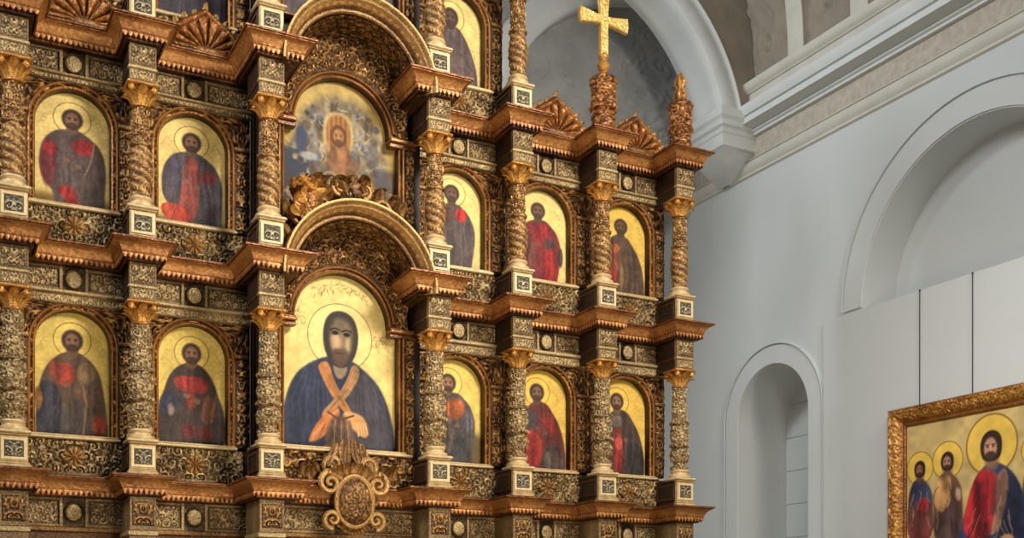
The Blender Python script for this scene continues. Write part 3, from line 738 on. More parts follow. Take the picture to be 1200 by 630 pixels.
def throne_canvas():
    cv = Canvas(1.64, 2.2, 180, 40); a = cv.w / cv.h
    cv.fill((190, 162, 94), .16)
    rnd = random.Random(5)
    cv.e(.5, .46, .4, .36, (128, 116, 94), .12, .9, .4)
    cv.p([(-.1, .48), (.2, .44), (.4, .6), (.4, 1.1), (-.1, 1.1)], (62, 66, 76), .04)
    cv.p([(.78, .5), (1.1, .5), (1.1, 1.1), (.74, 1.1)], (104, 88, 66), .04)
    for q in range(150):
        a = rnd.uniform(0, 2 * PI); k = math.sqrt(rnd.random()); x = .5 + .4 * k * math.cos(a); y = .48 + .36 * k * math.sin(a)
        cv.e(x, y, rnd.uniform(.014, .04), rnd.uniform(.014, .035), rnd.choice([(120, 112, 98), (84, 88, 100), (150, 136, 106), (112, 88, 60), (70, 66, 64), (136, 130, 122)]), .35, .9, .4, .5)
    for q in range(70):
        a = rnd.uniform(0, 2 * PI); k = math.sqrt(rnd.random()); x = .5 + .4 * k * math.cos(a); y = .48 + .36 * k * math.sin(a); b_ = rnd.uniform(0, PI)
        p = [(x, y)]
        for _ in range(4): b_ += rnd.uniform(-.2, .9); p.append((p[-1][0] + .022 * math.cos(b_), p[-1][1] + .016 * math.sin(b_)))
        cv.l(p, .006, rnd.choice([(190, 172, 128), (172, 160, 136), (88, 66, 42)]), .75)
    cv.e(.18, .4, .05, .09, (66, 72, 94), .3); cv.e(.28, .42, .04, .1, (138, 136, 130), .5, .7, .4, .5); cv.e(.79, .42, .05, .1, (96, 92, 92), .4, .8, .4)
    cv.p([(.36, .2), (.62, .2), (.62, .46), (.36, .46)], (206, 184, 126), .02); cv.p([(.385, .215), (.595, .215), (.595, .46), (.385, .46)], (140, 92, 48), .02)
    for q in range(5): cv.l([(.41 + .04 * q, .2), (.41 + .04 * q, .44)], .008, (188, 140, 78), .7)
    cv.p([(.42, .4), (.6, .4), (.66, .6), (.7, .8), (.62, 1.05), (.4, 1.05), (.34, .8), (.36, .58)], (132, 92, 60), .02, 1, .35, .6)
    cv.p([(.2, .55), (.42, .52), (.5, .66), (.3, .66)], (108, 92, 76), .02, 1, .3, .5)
    cv.e(.24, .5, .07, .025, (172, 170, 164), .4)
    face(cv, .49, .34, .055, .055, (96, 62, 34), (166, 116, 70))
    cv.e(.62, .82, .1, .08, (168, 132, 86), .2, .9, .35); cv.ring(.62, .82, .1, .08, (206, 176, 120), .15, .8)
    for q in range(26):
        x, y = rnd.uniform(.05, .95), rnd.uniform(.6, 1.0); cv.ring(x, y, .05, .035, [(170, 134, 80), (196, 166, 108), (90, 62, 34)][q % 3], .3, .6)
    cv.p([(.8, .5), (.92, .5), (.94, .66), (.8, .68)], (86, 80, 82), .03)
    return cv

def icon(name, label, cv, cx, ob, zs, hw, y=0, r=None, mat='frame', dw=.03):
    r = r or hw
    t = thing('framed_icon', label, 'icon', (cx, y, ob), 'icons of the gilded screen')
    hh = zs + r - ob
    cv.mesh('painted_panel', lambda X, Y: np.stack([(X - .5) * 2 * (hw + dw), np.full_like(X, .1), (hh + dw) - Y * (hh + 2 * dw)], -1), t)
    bk = MB(); bk.box(-hw - dw, hw + dw, .102, .135, -dw, hh + dw, .3); bk.build('panel_back', 'wood', t)
    out = arch_path(0, 0, zs - ob, r, hw, 36)
    f = MB(); sweep(f, out, [(-a, d) for a, d in FRAME], XZ, FG)
    f.box(-hw - .09, hw + .09, -.04, .1, -.035, .0, .6, .01)
    f.build('arched_frame', mat, t)
    return t

SUB = {(1, 0): 'arched gold icon of haloed saint in grey robe with red patches, upper row far left',
       (1, 1): 'arched gold icon of saint in dark blue and red robe, upper row second from left',
       (0, 0): 'arched gold icon of bearded saint in brown and blue robe, lower row far left',
       (0, 1): 'arched gold icon of seated saint with red collar, lower row second from left',
       (1, 3): 'narrow gold icon of grey-robed saint with red shoulder, upper row right of the arch',
       (0, 3): 'narrow gold icon of saint with orange breast patch, lower row right of the arch',
       (1, 4): 'narrow gold icon of saint in crimson robe, upper row second from right',
       (0, 4): 'narrow gold icon of saint in red cloak, lower row second from right end',
       (1, 5): 'narrow gold icon of saint in brown cloak, upper row at the right end',
       (0, 5): 'narrow gold icon of saint in black cloak with red stole, lower row right end',
       (2, 3): 'gold icon of saint in plain grey-brown cloak at the top beside the upper arch',
       (2, 1): 'dark icon cut by the picture top above the crest, second bay from left'}
for (tier, k, ze, at) in ((0, 6, 5.95, 5.43), (1, 6, 8.62, 8.17), (2, 6, 11.3, 10.75), (0, 0, 5.95, 5.43), (0, 1, 5.95, 5.43), (0, 3, 5.95, 5.4), (0, 4, 5.95, 5.4), (0, 5, 5.95, 5.4),
                          (1, 0, 8.62, 8.17), (1, 1, 8.62, 8.17), (1, 3, 8.62, 8.14), (1, 4, 8.62, 8.14), (1, 5, 8.62, 8.14),
                          (2, 0, 11.3, 10.75), (2, 1, 11.3, 10.8), (2, 3, 11.3, 10.75)):
    op = (tier, k) != (2, 0) and k != 6
    cx, ob, zs, hw = bay(tier, k, ze, op, at)
    if op: icon('', SUB[(tier, k)], SPEC[(tier, k)], cx, ob, zs, hw)

# ------------------------------------------------------------------ central bay
YC = -.4
def center_bay(tier, label, ob, zs, r, hw):
    z0 = TIER[tier]; ze = z0 + 2.9
    t = thing('carved_bay_panel', label, 'carved panel', (CX, YC, z0), 'carved bay panels of the icon screen')
    bk = MB(); bk.box(-1.14, 1.14, .14, .42, 0, TIER[tier + 1] - z0 - .02 if tier < 2 else 2.6, .3)
    for sx in (-1, 1):
        x0, x1 = sorted((sx * 1.0, sx * 1.14)); bk.box(x0, x1, 0, .2, 0, TIER[tier + 1] - z0 - .2 if tier < 2 else 2.4, .3)
    bk.build('backing_board', 'wood', t)
    zs_ = zs - z0; ob_ = ob - z0
    # archivolt
    zo = TIER[min(tier + 1, 2)] - .25 - z0 if tier < 2 else zs_; Ro = .93 if tier < 2 else 1.0
    th = np.linspace(PI, 0, 200); dz = zs_ - zo; sn, cs_ = np.sin(th), np.cos(th)
    rmax = -dz * sn + np.sqrt(np.maximum(0, (dz * sn) ** 2 - dz * dz + Ro * Ro)) if tier < 2 else np.full(200, Ro)
    rmax = np.maximum(rmax, .93)
    V = np.linspace(0, 1, 40)[None]; A = np.repeat(th[:, None], 40, 1); R_ = (r + .09) * (1 - V) + rmax[:, None] * V
    h = carve(A * .85, R_, .15, 51 + tier); h = h * sst(0, .1, V) * sst(1, .95, V)
    m = MB(); m.grid(np.stack([R_ * np.cos(A), -.06 - .05 * h, zs_ + R_ * np.sin(A)], -1), .2 + .65 * h)
    P = np.array([[(q * math.cos(a), yy, zs_ + q * math.sin(a)) for yy in (-.06, .2)] for a, q in zip(th[::5], rmax[::5])])
    m.grid(P, .3)
    m.build('archivolt', 'gilt', t, 60)
    for sx in (-1, 1):
        im = MB()
        x0, x1 = sorted((sx * (r + .0), sx * 1.06))
        im.box(x0, x1, -.12, .06, zs_ - .07, zs_ - .02, .7, .012); im.box(x0, x1, -.09, .06, zs_ - .02, zs_ + .0, .5, .006); im.box(x0, x1, -.07, .06, zs_ - .13, zs_ - .07, .5, .01)
        im.build('impost', 'frame', t)
    for sx in (-1, 1):
        a0, a1 = sorted((sx * (hw + .1), sx * 1.04))
        s = MB(); relief(s, a0, a1, ob_ - .05, zs_ - .13, -.03, .05, .17, 61 + tier, .012); s.box(a0, a1, -.03, .1, ob_ - .05, zs_ - .13, .2)
        s.build('carved_strip', 'gilt', t, 60)
    if tier == 0:
        ap = MB(); relief(ap, -1.0, 1.0, .02, ob_ - .07, -.06, .06, .2, 71); ap.box(-1.0, 1.0, -.06, .1, 0, ob_ - .07, .2)
        ap.build('apron', 'gilt', t, 60)
        sl = MB(); sl.box(-.98, .98, -.14, .1, ob_ - .07, ob_ - .03, .75, .01); sl.box(-.9, .9, -.1, .1, ob_ - .03, ob_, .6, .008)
        sl.build('sill', 'pale', t)
    return t
center_bay(0, 'carved gilded arch surround of the big robed saint, lower centre', 3.9, 5.6, .66, .8)
icon('', 'large gold icon of hooded saint in blue mantle with orange stole, lower centre', center_canvas(), CX, 3.9, 5.6, .8, YC, .66)
center_bay(1, 'carved gilded arch surround of the throned scene, upper centre', 6.75, 8.22, .66, .8)
icon('', 'large busy gold and grey-blue icon of a throned scene, upper centre', throne_canvas(), CX, 6.75, 8.22, .8, YC, .66)
# top centre painting, only its foot shows
center_bay(2, 'carved gilded surround of the dark topmost painting, above both arches', 9.6, 10.4, .66, .8)
cvt = Canvas(1.64, 1.5, 120, 60); cvt.fill((88, 80, 82), .3); cvt.e(.5, .35, .3, .3, GOLD, .4)
cvt.p(B_BUST, (96, 82, 84), .03, 1, .3, .5); cvt.e(.62, .86, .12, .1, (140, 132, 128), .4, .8, .4); cvt.e(.3, .9, .14, .1, (64, 58, 66), .4, .8)
icon('', 'dark grey-purple icon cut by the picture top, above the highest arch', cvt, CX, 9.6, 10.4, .8, YC, .66)

# ------------------------------------------------------------------ base of the screen: frieze boards, blocks, lower wall
zb1 = TIER[0] - .25
for k, bb in enumerate([BAYS[0], BAYS[1], (COLX[2], COLX[3], 'centre below the big icon'), BAYS[3], BAYS[4], BAYS[5]]):
    t = thing('frieze_board', 'carved frieze board with medallion at the picture bottom, %s' % bb[2], 'frieze', (0, YC if k == 2 else 0, 0), 'frieze boards below the lowest cornice')
    frieze(t, bb[0], bb[1], zb1 - .36, zb1, 80 + k)
    mb = MB(); x0, x1 = bb[:2]
    mb.box(x0, x1, -.1, .2, zb1 - .42, zb1 - .36, .6, .01); mb.box(x0, x1, -.06, .2, zb1 - .6, zb1 - .42, .4, .006)
    mb.box(x0, x1, 0, .25, 0, zb1 - .6, .35)
    for q in range(3):
        a = x0 + (x1 - x0) * (q + .5) / 3; relief(mb, a - (x1 - x0) / 7, a + (x1 - x0) / 7, .4, zb1 - .8, -.005, .04, .25, 90 + k, .04)
    mb.build('plinth_wall', 'brown', t)
p0 = None
for i in range(7):
    if p0 is None:
        p0 = o = thing('pier_block', '', 'carved block')
        mb = MB(); mb.box(-.16, .16, -.16, .5, -.42, 0, .5, .01); mb.box(-.18, .18, -.18, .5, -.48, -.42, .7, .01); mb.box(-.165, .165, -.165, .5, -zb1, -.48, .4, .01)
        mb.build('pier', 'silver', o); r_ = MB(); relief(r_, -.13, .13, -.36, -.06, -.162, .025, .14, 44, .011); r_.build('pier_relief', 'gilt', o)
    else: o = copy_tree(p0)
    o.location = (COLX[i], coly(i), zb1)
    o['label'] = 'carved pier under the lowest cornice, ' + beside[i]; o['group'] = 'piers below the lowest cornice'

# ------------------------------------------------------------------ carved cartouche below the big icon, crest over the lower arch
t = thing('carved_cartouche', 'oval carved cartouche with scrolls hanging below the big central icon', 'ornament', (CX, -.86, 3.2))
mb = MB(); T_, R_ = np.meshgrid(np.linspace(0, 2 * PI, 61)[:-1], np.linspace(.003, 1, 18), indexing='xy')
h = carve(R_ * np.cos(T_) * .24 + 2, R_ * np.sin(T_) * .3, .12, 3)
mb.grid(np.stack([.235 * R_ * np.cos(T_), -.03 - .14 * np.sqrt(1 - .98 * R_ ** 2) - .025 * h, -.06 + .31 * R_ * np.sin(T_) - .03 * np.cos(T_) ** 2], -1), .3 + .55 * h, wrap_v=True, flip=True)
mb.build('oval_boss', 'brown', t, 60)
mb = MB(); mb.tube([(.25 * math.cos(q), -.04, -.06 + .33 * math.sin(q)) for q in np.linspace(0, 2 * PI, 41)], .035, 8, .75)
mb.sphere((0, .1, -.05), .2, .14, .28, .3); mb.build('oval_rim', 'gilt', t)
def put_leaf(t, *a, mat='brown', **k):
    m = MB(); leaf(m, *a, **k); m.build('acanthus_leaf', mat, t, 60)
def put_scroll(t, *a, mat='gilt'):
    m = MB(); volute(m, *a); m.build('scroll', mat, t)
for sx in (-1, 1):
    put_scroll(t, (sx * .33, .17), .14, 1.6, PI / 2, -sx, .045, -.02); put_scroll(t, (sx * .3, -.3), .12, 1.5, -PI / 2, sx, .04, -.02)
    put_scroll(t, (sx * .24, .43), .13, 1.5, -PI / 2, sx, .045, .14)
rnd = random.Random(8)
for q in range(12):
    a = -1.9 + 3.8 * q / 11; r_ = rnd.random()
    put_leaf(t, (.16 * math.sin(a), .02 + .03 * r_, .17 + .07 * math.cos(a)), (math.sin(a), 0, math.cos(a) + .1), (rnd.uniform(-.5, .5), -1, 0), .22 + .14 * r_, .16, .3 + .3 * r_, .65)
for q in range(11):
    put_leaf(t, (-.2 + .04 * q, .12 + .03 * (q % 2), .82 - .02 * abs(q - 5) - .1 * (q % 3)), (.07 * (q - 5), 0, -1), (rnd.uniform(-.4, .4), -1, 0), .36, .1, .16, .55)
for q in range(8):
    sx = -1 if q % 2 else 1; b_ = q // 2
    put_leaf(t, (sx * (.3 + .1 * b_), .16, .22 + .05 * (b_ % 2)), (sx * (1 - .3 * b_), 0, .5 + .4 * b_), (0, -1, 0), .26, .14, .5, .6)
for q in range(7):
    a = PI - .9 + 1.8 * q / 6; put_leaf(t, (.2 * math.sin(a), .03, -.06 + .28 * math.cos(a)), (math.sin(a), 0, math.cos(a)), (0, -1, 0), .2, .12, .4, .6)

t = thing('carved_crest', 'carved acanthus crest standing on the lower arch before the throned scene', 'ornament', (CX, -.72, 6.8))
rnd = random.Random(4)
for q in range(39):
    u = -1 + 2 * (q % 13) / 12; row = q // 13; bx = .8 * u * (1 - .12 * row); bz = math.sqrt(max(0, 1.0 - bx * bx)) + TIER[1] - .25 - 6.8 + .04 + .15 * row
    put_leaf(t, (bx, rnd.uniform(-.03, .06), bz - .1), (u * .45 + rnd.uniform(-.5, .5), 0, 1), (rnd.uniform(-.6, .6), -1, 0), rnd.uniform(.26, .42), .17, rnd.uniform(.3, .65), .6, mat='gilt' if q % 3 else 'brown')
for sx in (-1, 1):
    for (a, b_, r_) in ((.68, .06, .14), (.42, .28, .13), (.17, .48, .1)): put_scroll(t, (sx * a, b_), r_, 1.7, -PI / 2, sx, .04, -.05, mat='brown')
m = MB(); m.sphere((.06, -.04, .5), .13, .07, .15, .5, 24, .35, 2); m.build('boss', 'gilt', t, 50)
xs = np.linspace(-.84, .84, 60); lo = np.sqrt(np.maximum(1.0 - xs ** 2, 0)) * 1.0 + (TIER[1] - .25 - 6.8); hi = np.maximum(lo + .05, .36 - .36 * np.abs(xs) ** 1.5)
q = np.linspace(0, 1, 24)[None]; Zc = lo[:, None] * (1 - q) + hi[:, None] * q; Xc = np.repeat(xs[:, None], 24, 1); h = carve(np.abs(Xc) + .03, Zc, .2, 12)
mb = MB(); mb.grid(np.stack([Xc, .05 - .06 * h, Zc], -1), .15 + .6 * h); mb.grid(np.stack([Xc[::-1], np.full_like(Xc, .12), Zc[::-1]], -1), .2)
mb.grid(np.stack([np.stack([xs, np.full(60, .05), hi], -1), np.stack([xs, np.full(60, .12), hi], -1)], 1), .3)
mb.build('crest_back', 'brown', t, 60)

t = thing('gilt_bouquet', 'bright gold leaf cluster at left foot of the throned scene', 'ornament', (CX - .6, -.9, 7.02))
rnd = random.Random(11)
for q in range(18):
    a = rnd.uniform(-1.3, 1.3); put_leaf(t, (rnd.uniform(-.13, .13), rnd.uniform(-.02, .04), rnd.uniform(-.3, .22)), (math.sin(a), 0, math.cos(a)), (rnd.uniform(-.6, .6), -1, 0), .24, .14, rnd.uniform(.4, .7), .7, mat='capital')
mb = MB(); mb.sphere((0, .05, 0), .15, .08, .3, .4, 24, .35); mb.build('stem_mass', 'capital', t, 60)

# ------------------------------------------------------------------ crests, cross and finials on the top cornice
def make_crest(w=.52, hgt=.5):
    t = thing('shell_crest', '', 'ornament')
    A, R_ = np.meshgrid(np.linspace(PI, 0, 90), np.linspace(.05, 1, 22), indexing='ij')
    fl = np.abs(np.sin(A * 8.5)); prof = (1 - .18 * np.abs(np.cos(A)) )
    hh = fl * sst(.12, .3, R_) * sst(.82, .78, R_) + 1.0 * np.exp(-((R_ - .88) / .07) ** 2) + .8 * np.exp(-(R_ / .14) ** 2)
    k = carve(A * .5, R_ * .4, .09, 6); hh = hh * (.75 + .4 * k)
    m = MB(); X = w * R_ * np.cos(A) * 1.0; Z = hgt * R_ * np.sin(A) * prof * (1 + .12 * np.exp(-((A - PI / 2) / .25) ** 2))
    m.grid(np.stack([X, -.03 - .075 * hh, Z], -1), .15 + .6 * np.clip(hh, 0, 1))
    m.grid(np.stack([X[:, ::-1], np.full_like(X, .06), Z[:, ::-1]], -1), .2)
    e = np.stack([np.stack([X[:, -1], np.full(90, -.03), Z[:, -1]], -1), np.stack([X[:, -1], np.full(90, .06), Z[:, -1]], -1)], 1); m.grid(e, .4)
    m.build('shell', 'orange', t, 60)
    b_ = MB()
    for q in range(13):
        a = PI * (.04 + .92 * q / 12); px, pz = w * math.cos(a), hgt * math.sin(a) * (1 - .18 * abs(math.cos(a)))
        leaf(b_, (px, .0, pz - .03), (math.cos(a), 0, math.sin(a) + .3), (0, -1, 0), .11 + (.08 if q == 6 else 0), .07, .35, .75)
    for sx in (-1, 1): volute(b_, (sx * w * .98, .08), .09, 1.6, PI / 2, sx, .028, -.03)
    b_.box(-w - .04, w + .04, -.08, .08, -.02, .05, .5, .012)
    b_.build('leaf_border', 'gilt', t, 60)
    return t
zc3 = TIER[2] + .02
c0 = make_crest(); c0.location = ((COLX[1] + COLX[2]) / 2 + .1, -.24, zc3)
c0['label'] = 'carved shell crest on the top cornice, second bay from left'; c0['group'] = 'shell crests on the top cornice'
for (x, lb) in (((COLX[0] + COLX[1]) / 2 + .1, 'carved shell crest at the top left corner, on the first bay'), ((COLX[4] + COLX[5]) / 2 + .05, 'carved shell crest on the top cornice left of the gold cross'),
                ((COLX[5] + COLX[6]) / 2 + .05, 'carved shell crest on the top cornice right of the gold cross')):
    o = copy_tree(c0); o.location = (x, -.24, zc3); o['label'] = lb

def drum(t, zt, r=.16):
    """carved urn carrying a finial: base, body, lid"""
    m = MB()
    d = lambda T, Z, R: ((carve(T * r, Z, .12, 9) - .4) * .035, .15 + .8 * carve(T * r, Z, .12, 9))
    zz = np.linspace(.02, zt, 60)
    ctl = [(0, r * 1.05), (.08, r * .98), (.3, r * 1.0), (.42, r * .95), (.46, r * 1.18), (.52, r * 1.16), (.56, r * 1.02), (.9, r * 1.04), (.94, r * 1.18), (1, r * 1.14)]
    rr = np.interp(zz / zt, [a for a, _ in ctl], [b_ for _, b_ in ctl])
    m.lathe([(0, .0), (r * 1.1, 0), (r * 1.1, .02)], n=32, g=.5)
    m.lathe(list(zip(rr, zz)), n=36, disp=d); m.lathe([(rr[-1], zt), (rr[-1] * .9, zt + .03), (.0, zt + .04)], n=32, g=.5)
    m.build('urn', 'orange', t, 60)
t = thing('gold_cross', 'tall gold cross with flared arms on a carved urn, topmost of the screen', 'cross', (COLX[5] + .02, -.5, zc3))
drum(t, .86, .175)
m = MB(); m.lathe([(.0, .88), (.09, .88), (.07, .94), (.05, .98), (.08, 1.02), (.1, 1.07), (.08, 1.12), (.045, 1.15), (.075, 1.19), (.08, 1.22), (.05, 1.26), (0, 1.26)], n=24, g=.7)
m.build('knop', 'capital', t)
def cross_outline(arm_z, top, bot, aw, s=.055, e=.115):
    return [(-s, bot), (s, bot), (s * .95, arm_z - s), (s + .06, arm_z - s * .95), (aw, arm_z - e), (aw + .015, arm_z), (aw, arm_z + e), (s + .06, arm_z + s * .95), (s * .95, arm_z + s), (s, top - .25), (s * 1.35, top), (0, top + .015), (-s * 1.35, top), (-s, top - .25),
            (-s * .95, arm_z + s), (-s - .06, arm_z + s * .95), (-aw, arm_z + e), (-aw - .015, arm_z), (-aw, arm_z - e), (-s - .06, arm_z - s * .95), (-s * .95, arm_z - s)]
o_ = cross_outline(1.76, 2.13, 1.2, .42, .07)
m = MB(); n = len(o_); v = []
cxy = np.mean(np.array(o_), 0)
inner = offset_path(o_, -.015, True)
for y_, ring in ((-.045, inner), (-.032, o_), (.032, o_), (.045, inner)): v += [(a, y_, b_) for a, b_ in ring]
f = []
for k in range(3):
    for i in range(n): j = (i + 1) % n; f.append((k * n + i, k * n + j, (k + 1) * n + j, (k + 1) * n + i))
f += [tuple(range(n - 1, -1, -1)), tuple(range(3 * n, 4 * n))]
m.add(v, f, .7)
for (a, b_) in ((0, 1.76), (.3, 1.76), (-.3, 1.76), (0, 2.0), (0, 1.5)): m.sphere((a, -.05, b_), .035, .025, .035, .9, 10)
m.build('cross_arms', 'cross', t, 25)
t = thing('urn_finial', 'carved gold urn finial with flame at the right end of the screen', 'finial', (COLX[6] + .02, -.5, zc3))
drum(t, .78, .165)
m = MB(); m.lathe([(0, .8), (.07, .8), (.05, .84), (.09, .88), (.1, .95), (.06, 1.02), (.05, 1.06), (.085, 1.1), (.085, 1.16), (.03, 1.27), (0, 1.3)], n=18, g=.8, disp=lambda T, Z, R: (.015 * np.cos(5 * T), .6 + .3 * np.cos(5 * T)))
m.build('flame', 'capital', t, 60)

# ------------------------------------------------------------------ the hall
XW = 14.25
def wall_right():
    def circ(cy, zs, r, zb, n=48):
        return [(cy + r, zb)] + [(cy + r * math.cos(PI * k / n), zs + r * math.sin(PI * k / n)) for k in range(n + 1)] + [(cy - r, zb)]
    small = circ(1.52, 5.39, .985, 1.2); big = circ(-3.05, 6.95, 2.27, 6.2)
    outer = [(-11, 0), (5.2, 0), (5.2, 10.2), (-11, 10.2)]
    loops = [[Vector((a, b_, 0)) for a, b_ in l] for l in (outer, small, big)]
    tri = tessellate_polygon(loops); pts = [p for l in loops for p in l]
    m = MB(); m.add([(XW, p.x, p.y) for p in pts], [tuple(q) for q in tri], .5)
    for loop, dep in ((small, 1.3), (big, .75)):
        lp = np.array(loop); d = np.linspace(0, dep, 3)
        P = np.array([[(XW + q, a, b_) for q in d] for a, b_ in np.vstack([lp, lp[:1]])]); m.grid(P, .5)
        cen = lp.mean(0); k = [(XW + dep, a, b_) for a, b_ in loop]; m.add(k, [tuple(range(len(k)))], .5)
    struct('wall_right', m, 'wall', 30)
    # raised trims around both niches
    for nm, cy, zs, r0, r1, zb in (('trim_1', 1.52, 5.39, 1.0, 1.36, 1.2), ('trim_2', -3.05, 6.95, 2.29, 2.72, 6.9)):
        path = circ(cy, zs, r0, zb, 48); w = r1 - r0
        prof = [(0, -.02), (.0, .03), (w - .03, .03), (w - .03, .006), (w, .006), (w, .05), (w + .02, .05), (w + .03, -.02)]
        mm = MB(); sweep(mm, path, prof, lambda a, b_, d: (XW - d, a, b_), .5); struct(nm, mm, 'wall', 20)
    # window boards at the back of the small niche
    mm = MB()
    for q in range(8):
        mm.box(XW + 1.2, XW + 1.295, .54, 2.5, 1.25 + q * .66, 1.25 + q * .66 + .654, .5, .006)
    o = struct('window_1', mm, 'panel')
wall_right()
# cornice of the right wall, frieze, attic
def along(prof, y0, y1, mat, name):
    m = MB(); P = np.array([[(XW - a, y, z) for y in np.linspace(y0, y1, 30)] for a, z in prof]); m.grid(P, .5, flip=True)
    return struct(name, m, mat)
along([(-.02, 10.1), (.05, 10.13), (.05, 10.17), (.1, 10.22), (.12, 10.28), (.12, 10.34), (.09, 10.35), (.09, 10.37), (.12, 10.375), (.12, 10.39), (.04, 10.4), (.04, 10.42)], -11, 4.9, 'stone', 'trim_3')
along([(.04, 10.42), (.05, 10.6), (.05, 10.8)], -11, 4.9, 'frieze', 'trim_4')
along([(.05, 10.8), (.13, 10.8), (.13, 10.84), (.18, 10.86), (.18, 10.88), (.16, 10.9), (.42, 10.93), (.42, 11.03), (.39, 11.035), (.39, 11.06), (.44, 11.07), (.47, 11.12), (.5, 11.2), (.5, 11.24), (.22, 11.27)], -11, 4.9, 'arch', 'trim_5')
along([(.22, 11.27), (.18, 11.3), (.18, 11.58), (.22, 11.585), (.22, 11.6), (.28, 11.63), (.32, 11.7), (.32, 11.75), (.05, 11.82)], -11, 4.9, 'stone', 'trim_6')
# vaulted attic wall: plain curve, raised light ribs, stucco relief in the fields
def vx(z): return .05 + .9 * max(0, (z - 11.8) / 3.5) ** 2
zz = np.linspace(11.8, 15.6, 60); yy = np.linspace(-11, 1.95, 380)
Y_, Z_ = np.meshgrid(yy, zz, indexing='ij')
rl = carve(Y_, Z_, .8, 14) * .07
rib = np.zeros_like(Y_)
for ry in np.arange(-10.2, 1.9, 1.55): rib = np.maximum(rib, sst(.26, .2, np.abs(Y_ - ry)))
hh = np.maximum(rl * (1 - rib), rib * .14)
VX = np.vectorize(vx)(Z_)
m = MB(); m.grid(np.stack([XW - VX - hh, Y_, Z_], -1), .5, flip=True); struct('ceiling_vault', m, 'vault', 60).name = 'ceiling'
for q, ry in enumerate(np.arange(-10.2, 1.9, 1.55)):
    mm = MB(); P = np.array([[(XW - vx(z) - d, ry + w_, z) for w_, d in ((-.2, .1), (-.2, .16), (-.15, .18), (.15, .18), (.2, .16), (.2, .1))] for z in np.linspace(11.8, 15.6, 24)])
    mm.grid(P, .5); struct('trim_%d' % (10 + q), mm, 'stone')

# back of the hall: wall, chapel arch, stucco apse
AX, AZ, AR = 10.41, 10.49, 3.09
YF = 1.95
def arch_plate():
    rr = [(AR + .04, YF + .95), (AR + .04, YF + .82), (AR, YF + .8), (AR, YF + .66), (AR + .03, YF + .63), (AR + .03, YF + .22), (AR, YF + .2), (AR, YF + .02), (AR + .02, YF), (AR + .3, YF), (AR + .33, YF + .03), (AR + .36, YF + .03), (AR + .42, YF - .03), (AR + .45, YF - .02), (AR + .46, YF + .08)]
    a = np.linspace(PI - .21, .21, 90)
    P = np.array([[(AX + r * math.cos(q), y, AZ + r * math.sin(q)) for r, y in rr] for q in a])
    m = MB(); m.grid(P, .5, flip=True)
    struct('trim_7', m, 'arch', 50)
    hole = [(AX + 3.4 * math.cos(q), AZ + 3.4 * math.sin(q)) for q in np.linspace(0, PI, 50)]
    poly = [Vector((a_, b_, 0)) for a_, b_ in ([(XW + .3, AZ)] + hole + [(-4, AZ), (-4, 16), (XW + .3, 16)])]
    tri = tessellate_polygon([poly]); m = MB(); m.add([(p.x, YF + .04, p.y) for p in poly], [tuple(q) for q in tri], .5)
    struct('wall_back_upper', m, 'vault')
    # rib of the chapel vault rising to the right on the apse wall
    P = np.array([[(13.3 + r * math.cos(q), y, 9.9 + r * math.sin(q)) for r, y in ((3.95, 3.95), (3.95, 3.5), (4.0, 3.45), (4.2, 3.45), (4.25, 3.5), (4.5, 3.5), (4.55, 3.55), (4.55, 3.95))] for q in np.linspace(PI, PI * .42, 50)])
    m = MB(); m.grid(P, .5, flip=True); struct('trim_9', m, 'arch', 50)
arch_plate()
# impost cornice block under the arch's right foot
m = MB()
PX = XW - .82; PE = YF + .95
prof = [(-.72, 10.12), (-.5, 10.2), (-.3, 10.3), (-.14, 10.42), (-.04, 10.5), (0, 10.52), (0, 10.74), (.02, 10.76), (.03, 10.84), (.08, 10.88), (.09, 10.97), (.14, 11.03), (.15, 11.14), (.13, 11.18), (-.1, 11.2)]
P = []
for o_, z in prof:
    P.append([(PX - o_, PE, z), (PX - o_, YF - o_, z), (XW + .1, YF - o_, z)])
m.grid(np.array(P), .5)
m.add([(PX + .1, PE, 11.2), (PX + .1, YF + .1, 11.2), (XW + .1, YF + .1, 11.2), (XW + .1, PE, 11.2)], [(0, 1, 2, 3)], .5)
bk_ = [(PX - o_, PE, z) for o_, z in prof] + [(XW + .1, PE, 11.2), (XW + .1, PE, 10.12)]
m.add(bk_, [tuple(range(len(bk_)))], .5)
struct('trim_8', m, 'arch', 25)
X_, Z_ = np.meshgrid(np.linspace(7.0, 14.2, 300), np.linspace(10.3, 14.6, 200), indexing='ij')
h = .6 * carve(X_ + .3 + .5 * vnoise(X_ * .8, Z_ * .8, 3), Z_, .62, 33) + .4 * vnoise(X_ * 5, Z_ * 9, 8)
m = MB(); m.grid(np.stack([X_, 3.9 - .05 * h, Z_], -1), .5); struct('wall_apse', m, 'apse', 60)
m = MB(); m.box(-4, 14.4, 5.0, 5.2, 0, 12.5, .5); struct('wall_back', m, 'wall')
m = MB(); m.box(-6, 15.5, -17, 5.2, -.2, 0, .5); struct('floor', m, 'floor')
m = MB(); m.box(-6, -5.8, -17, 5.2, 0, 16, .5); struct('wall_left', m, 'wall')

# exhibition board, its seams
m = MB(); m.box(XW - .05, XW - .001, -10, .12, 0, 6.85, .5, .004)
o = m.build('display_board', 'panel'); tag(o, 'tall plain pale-grey display board against the wall behind the framed painting', 'display board')

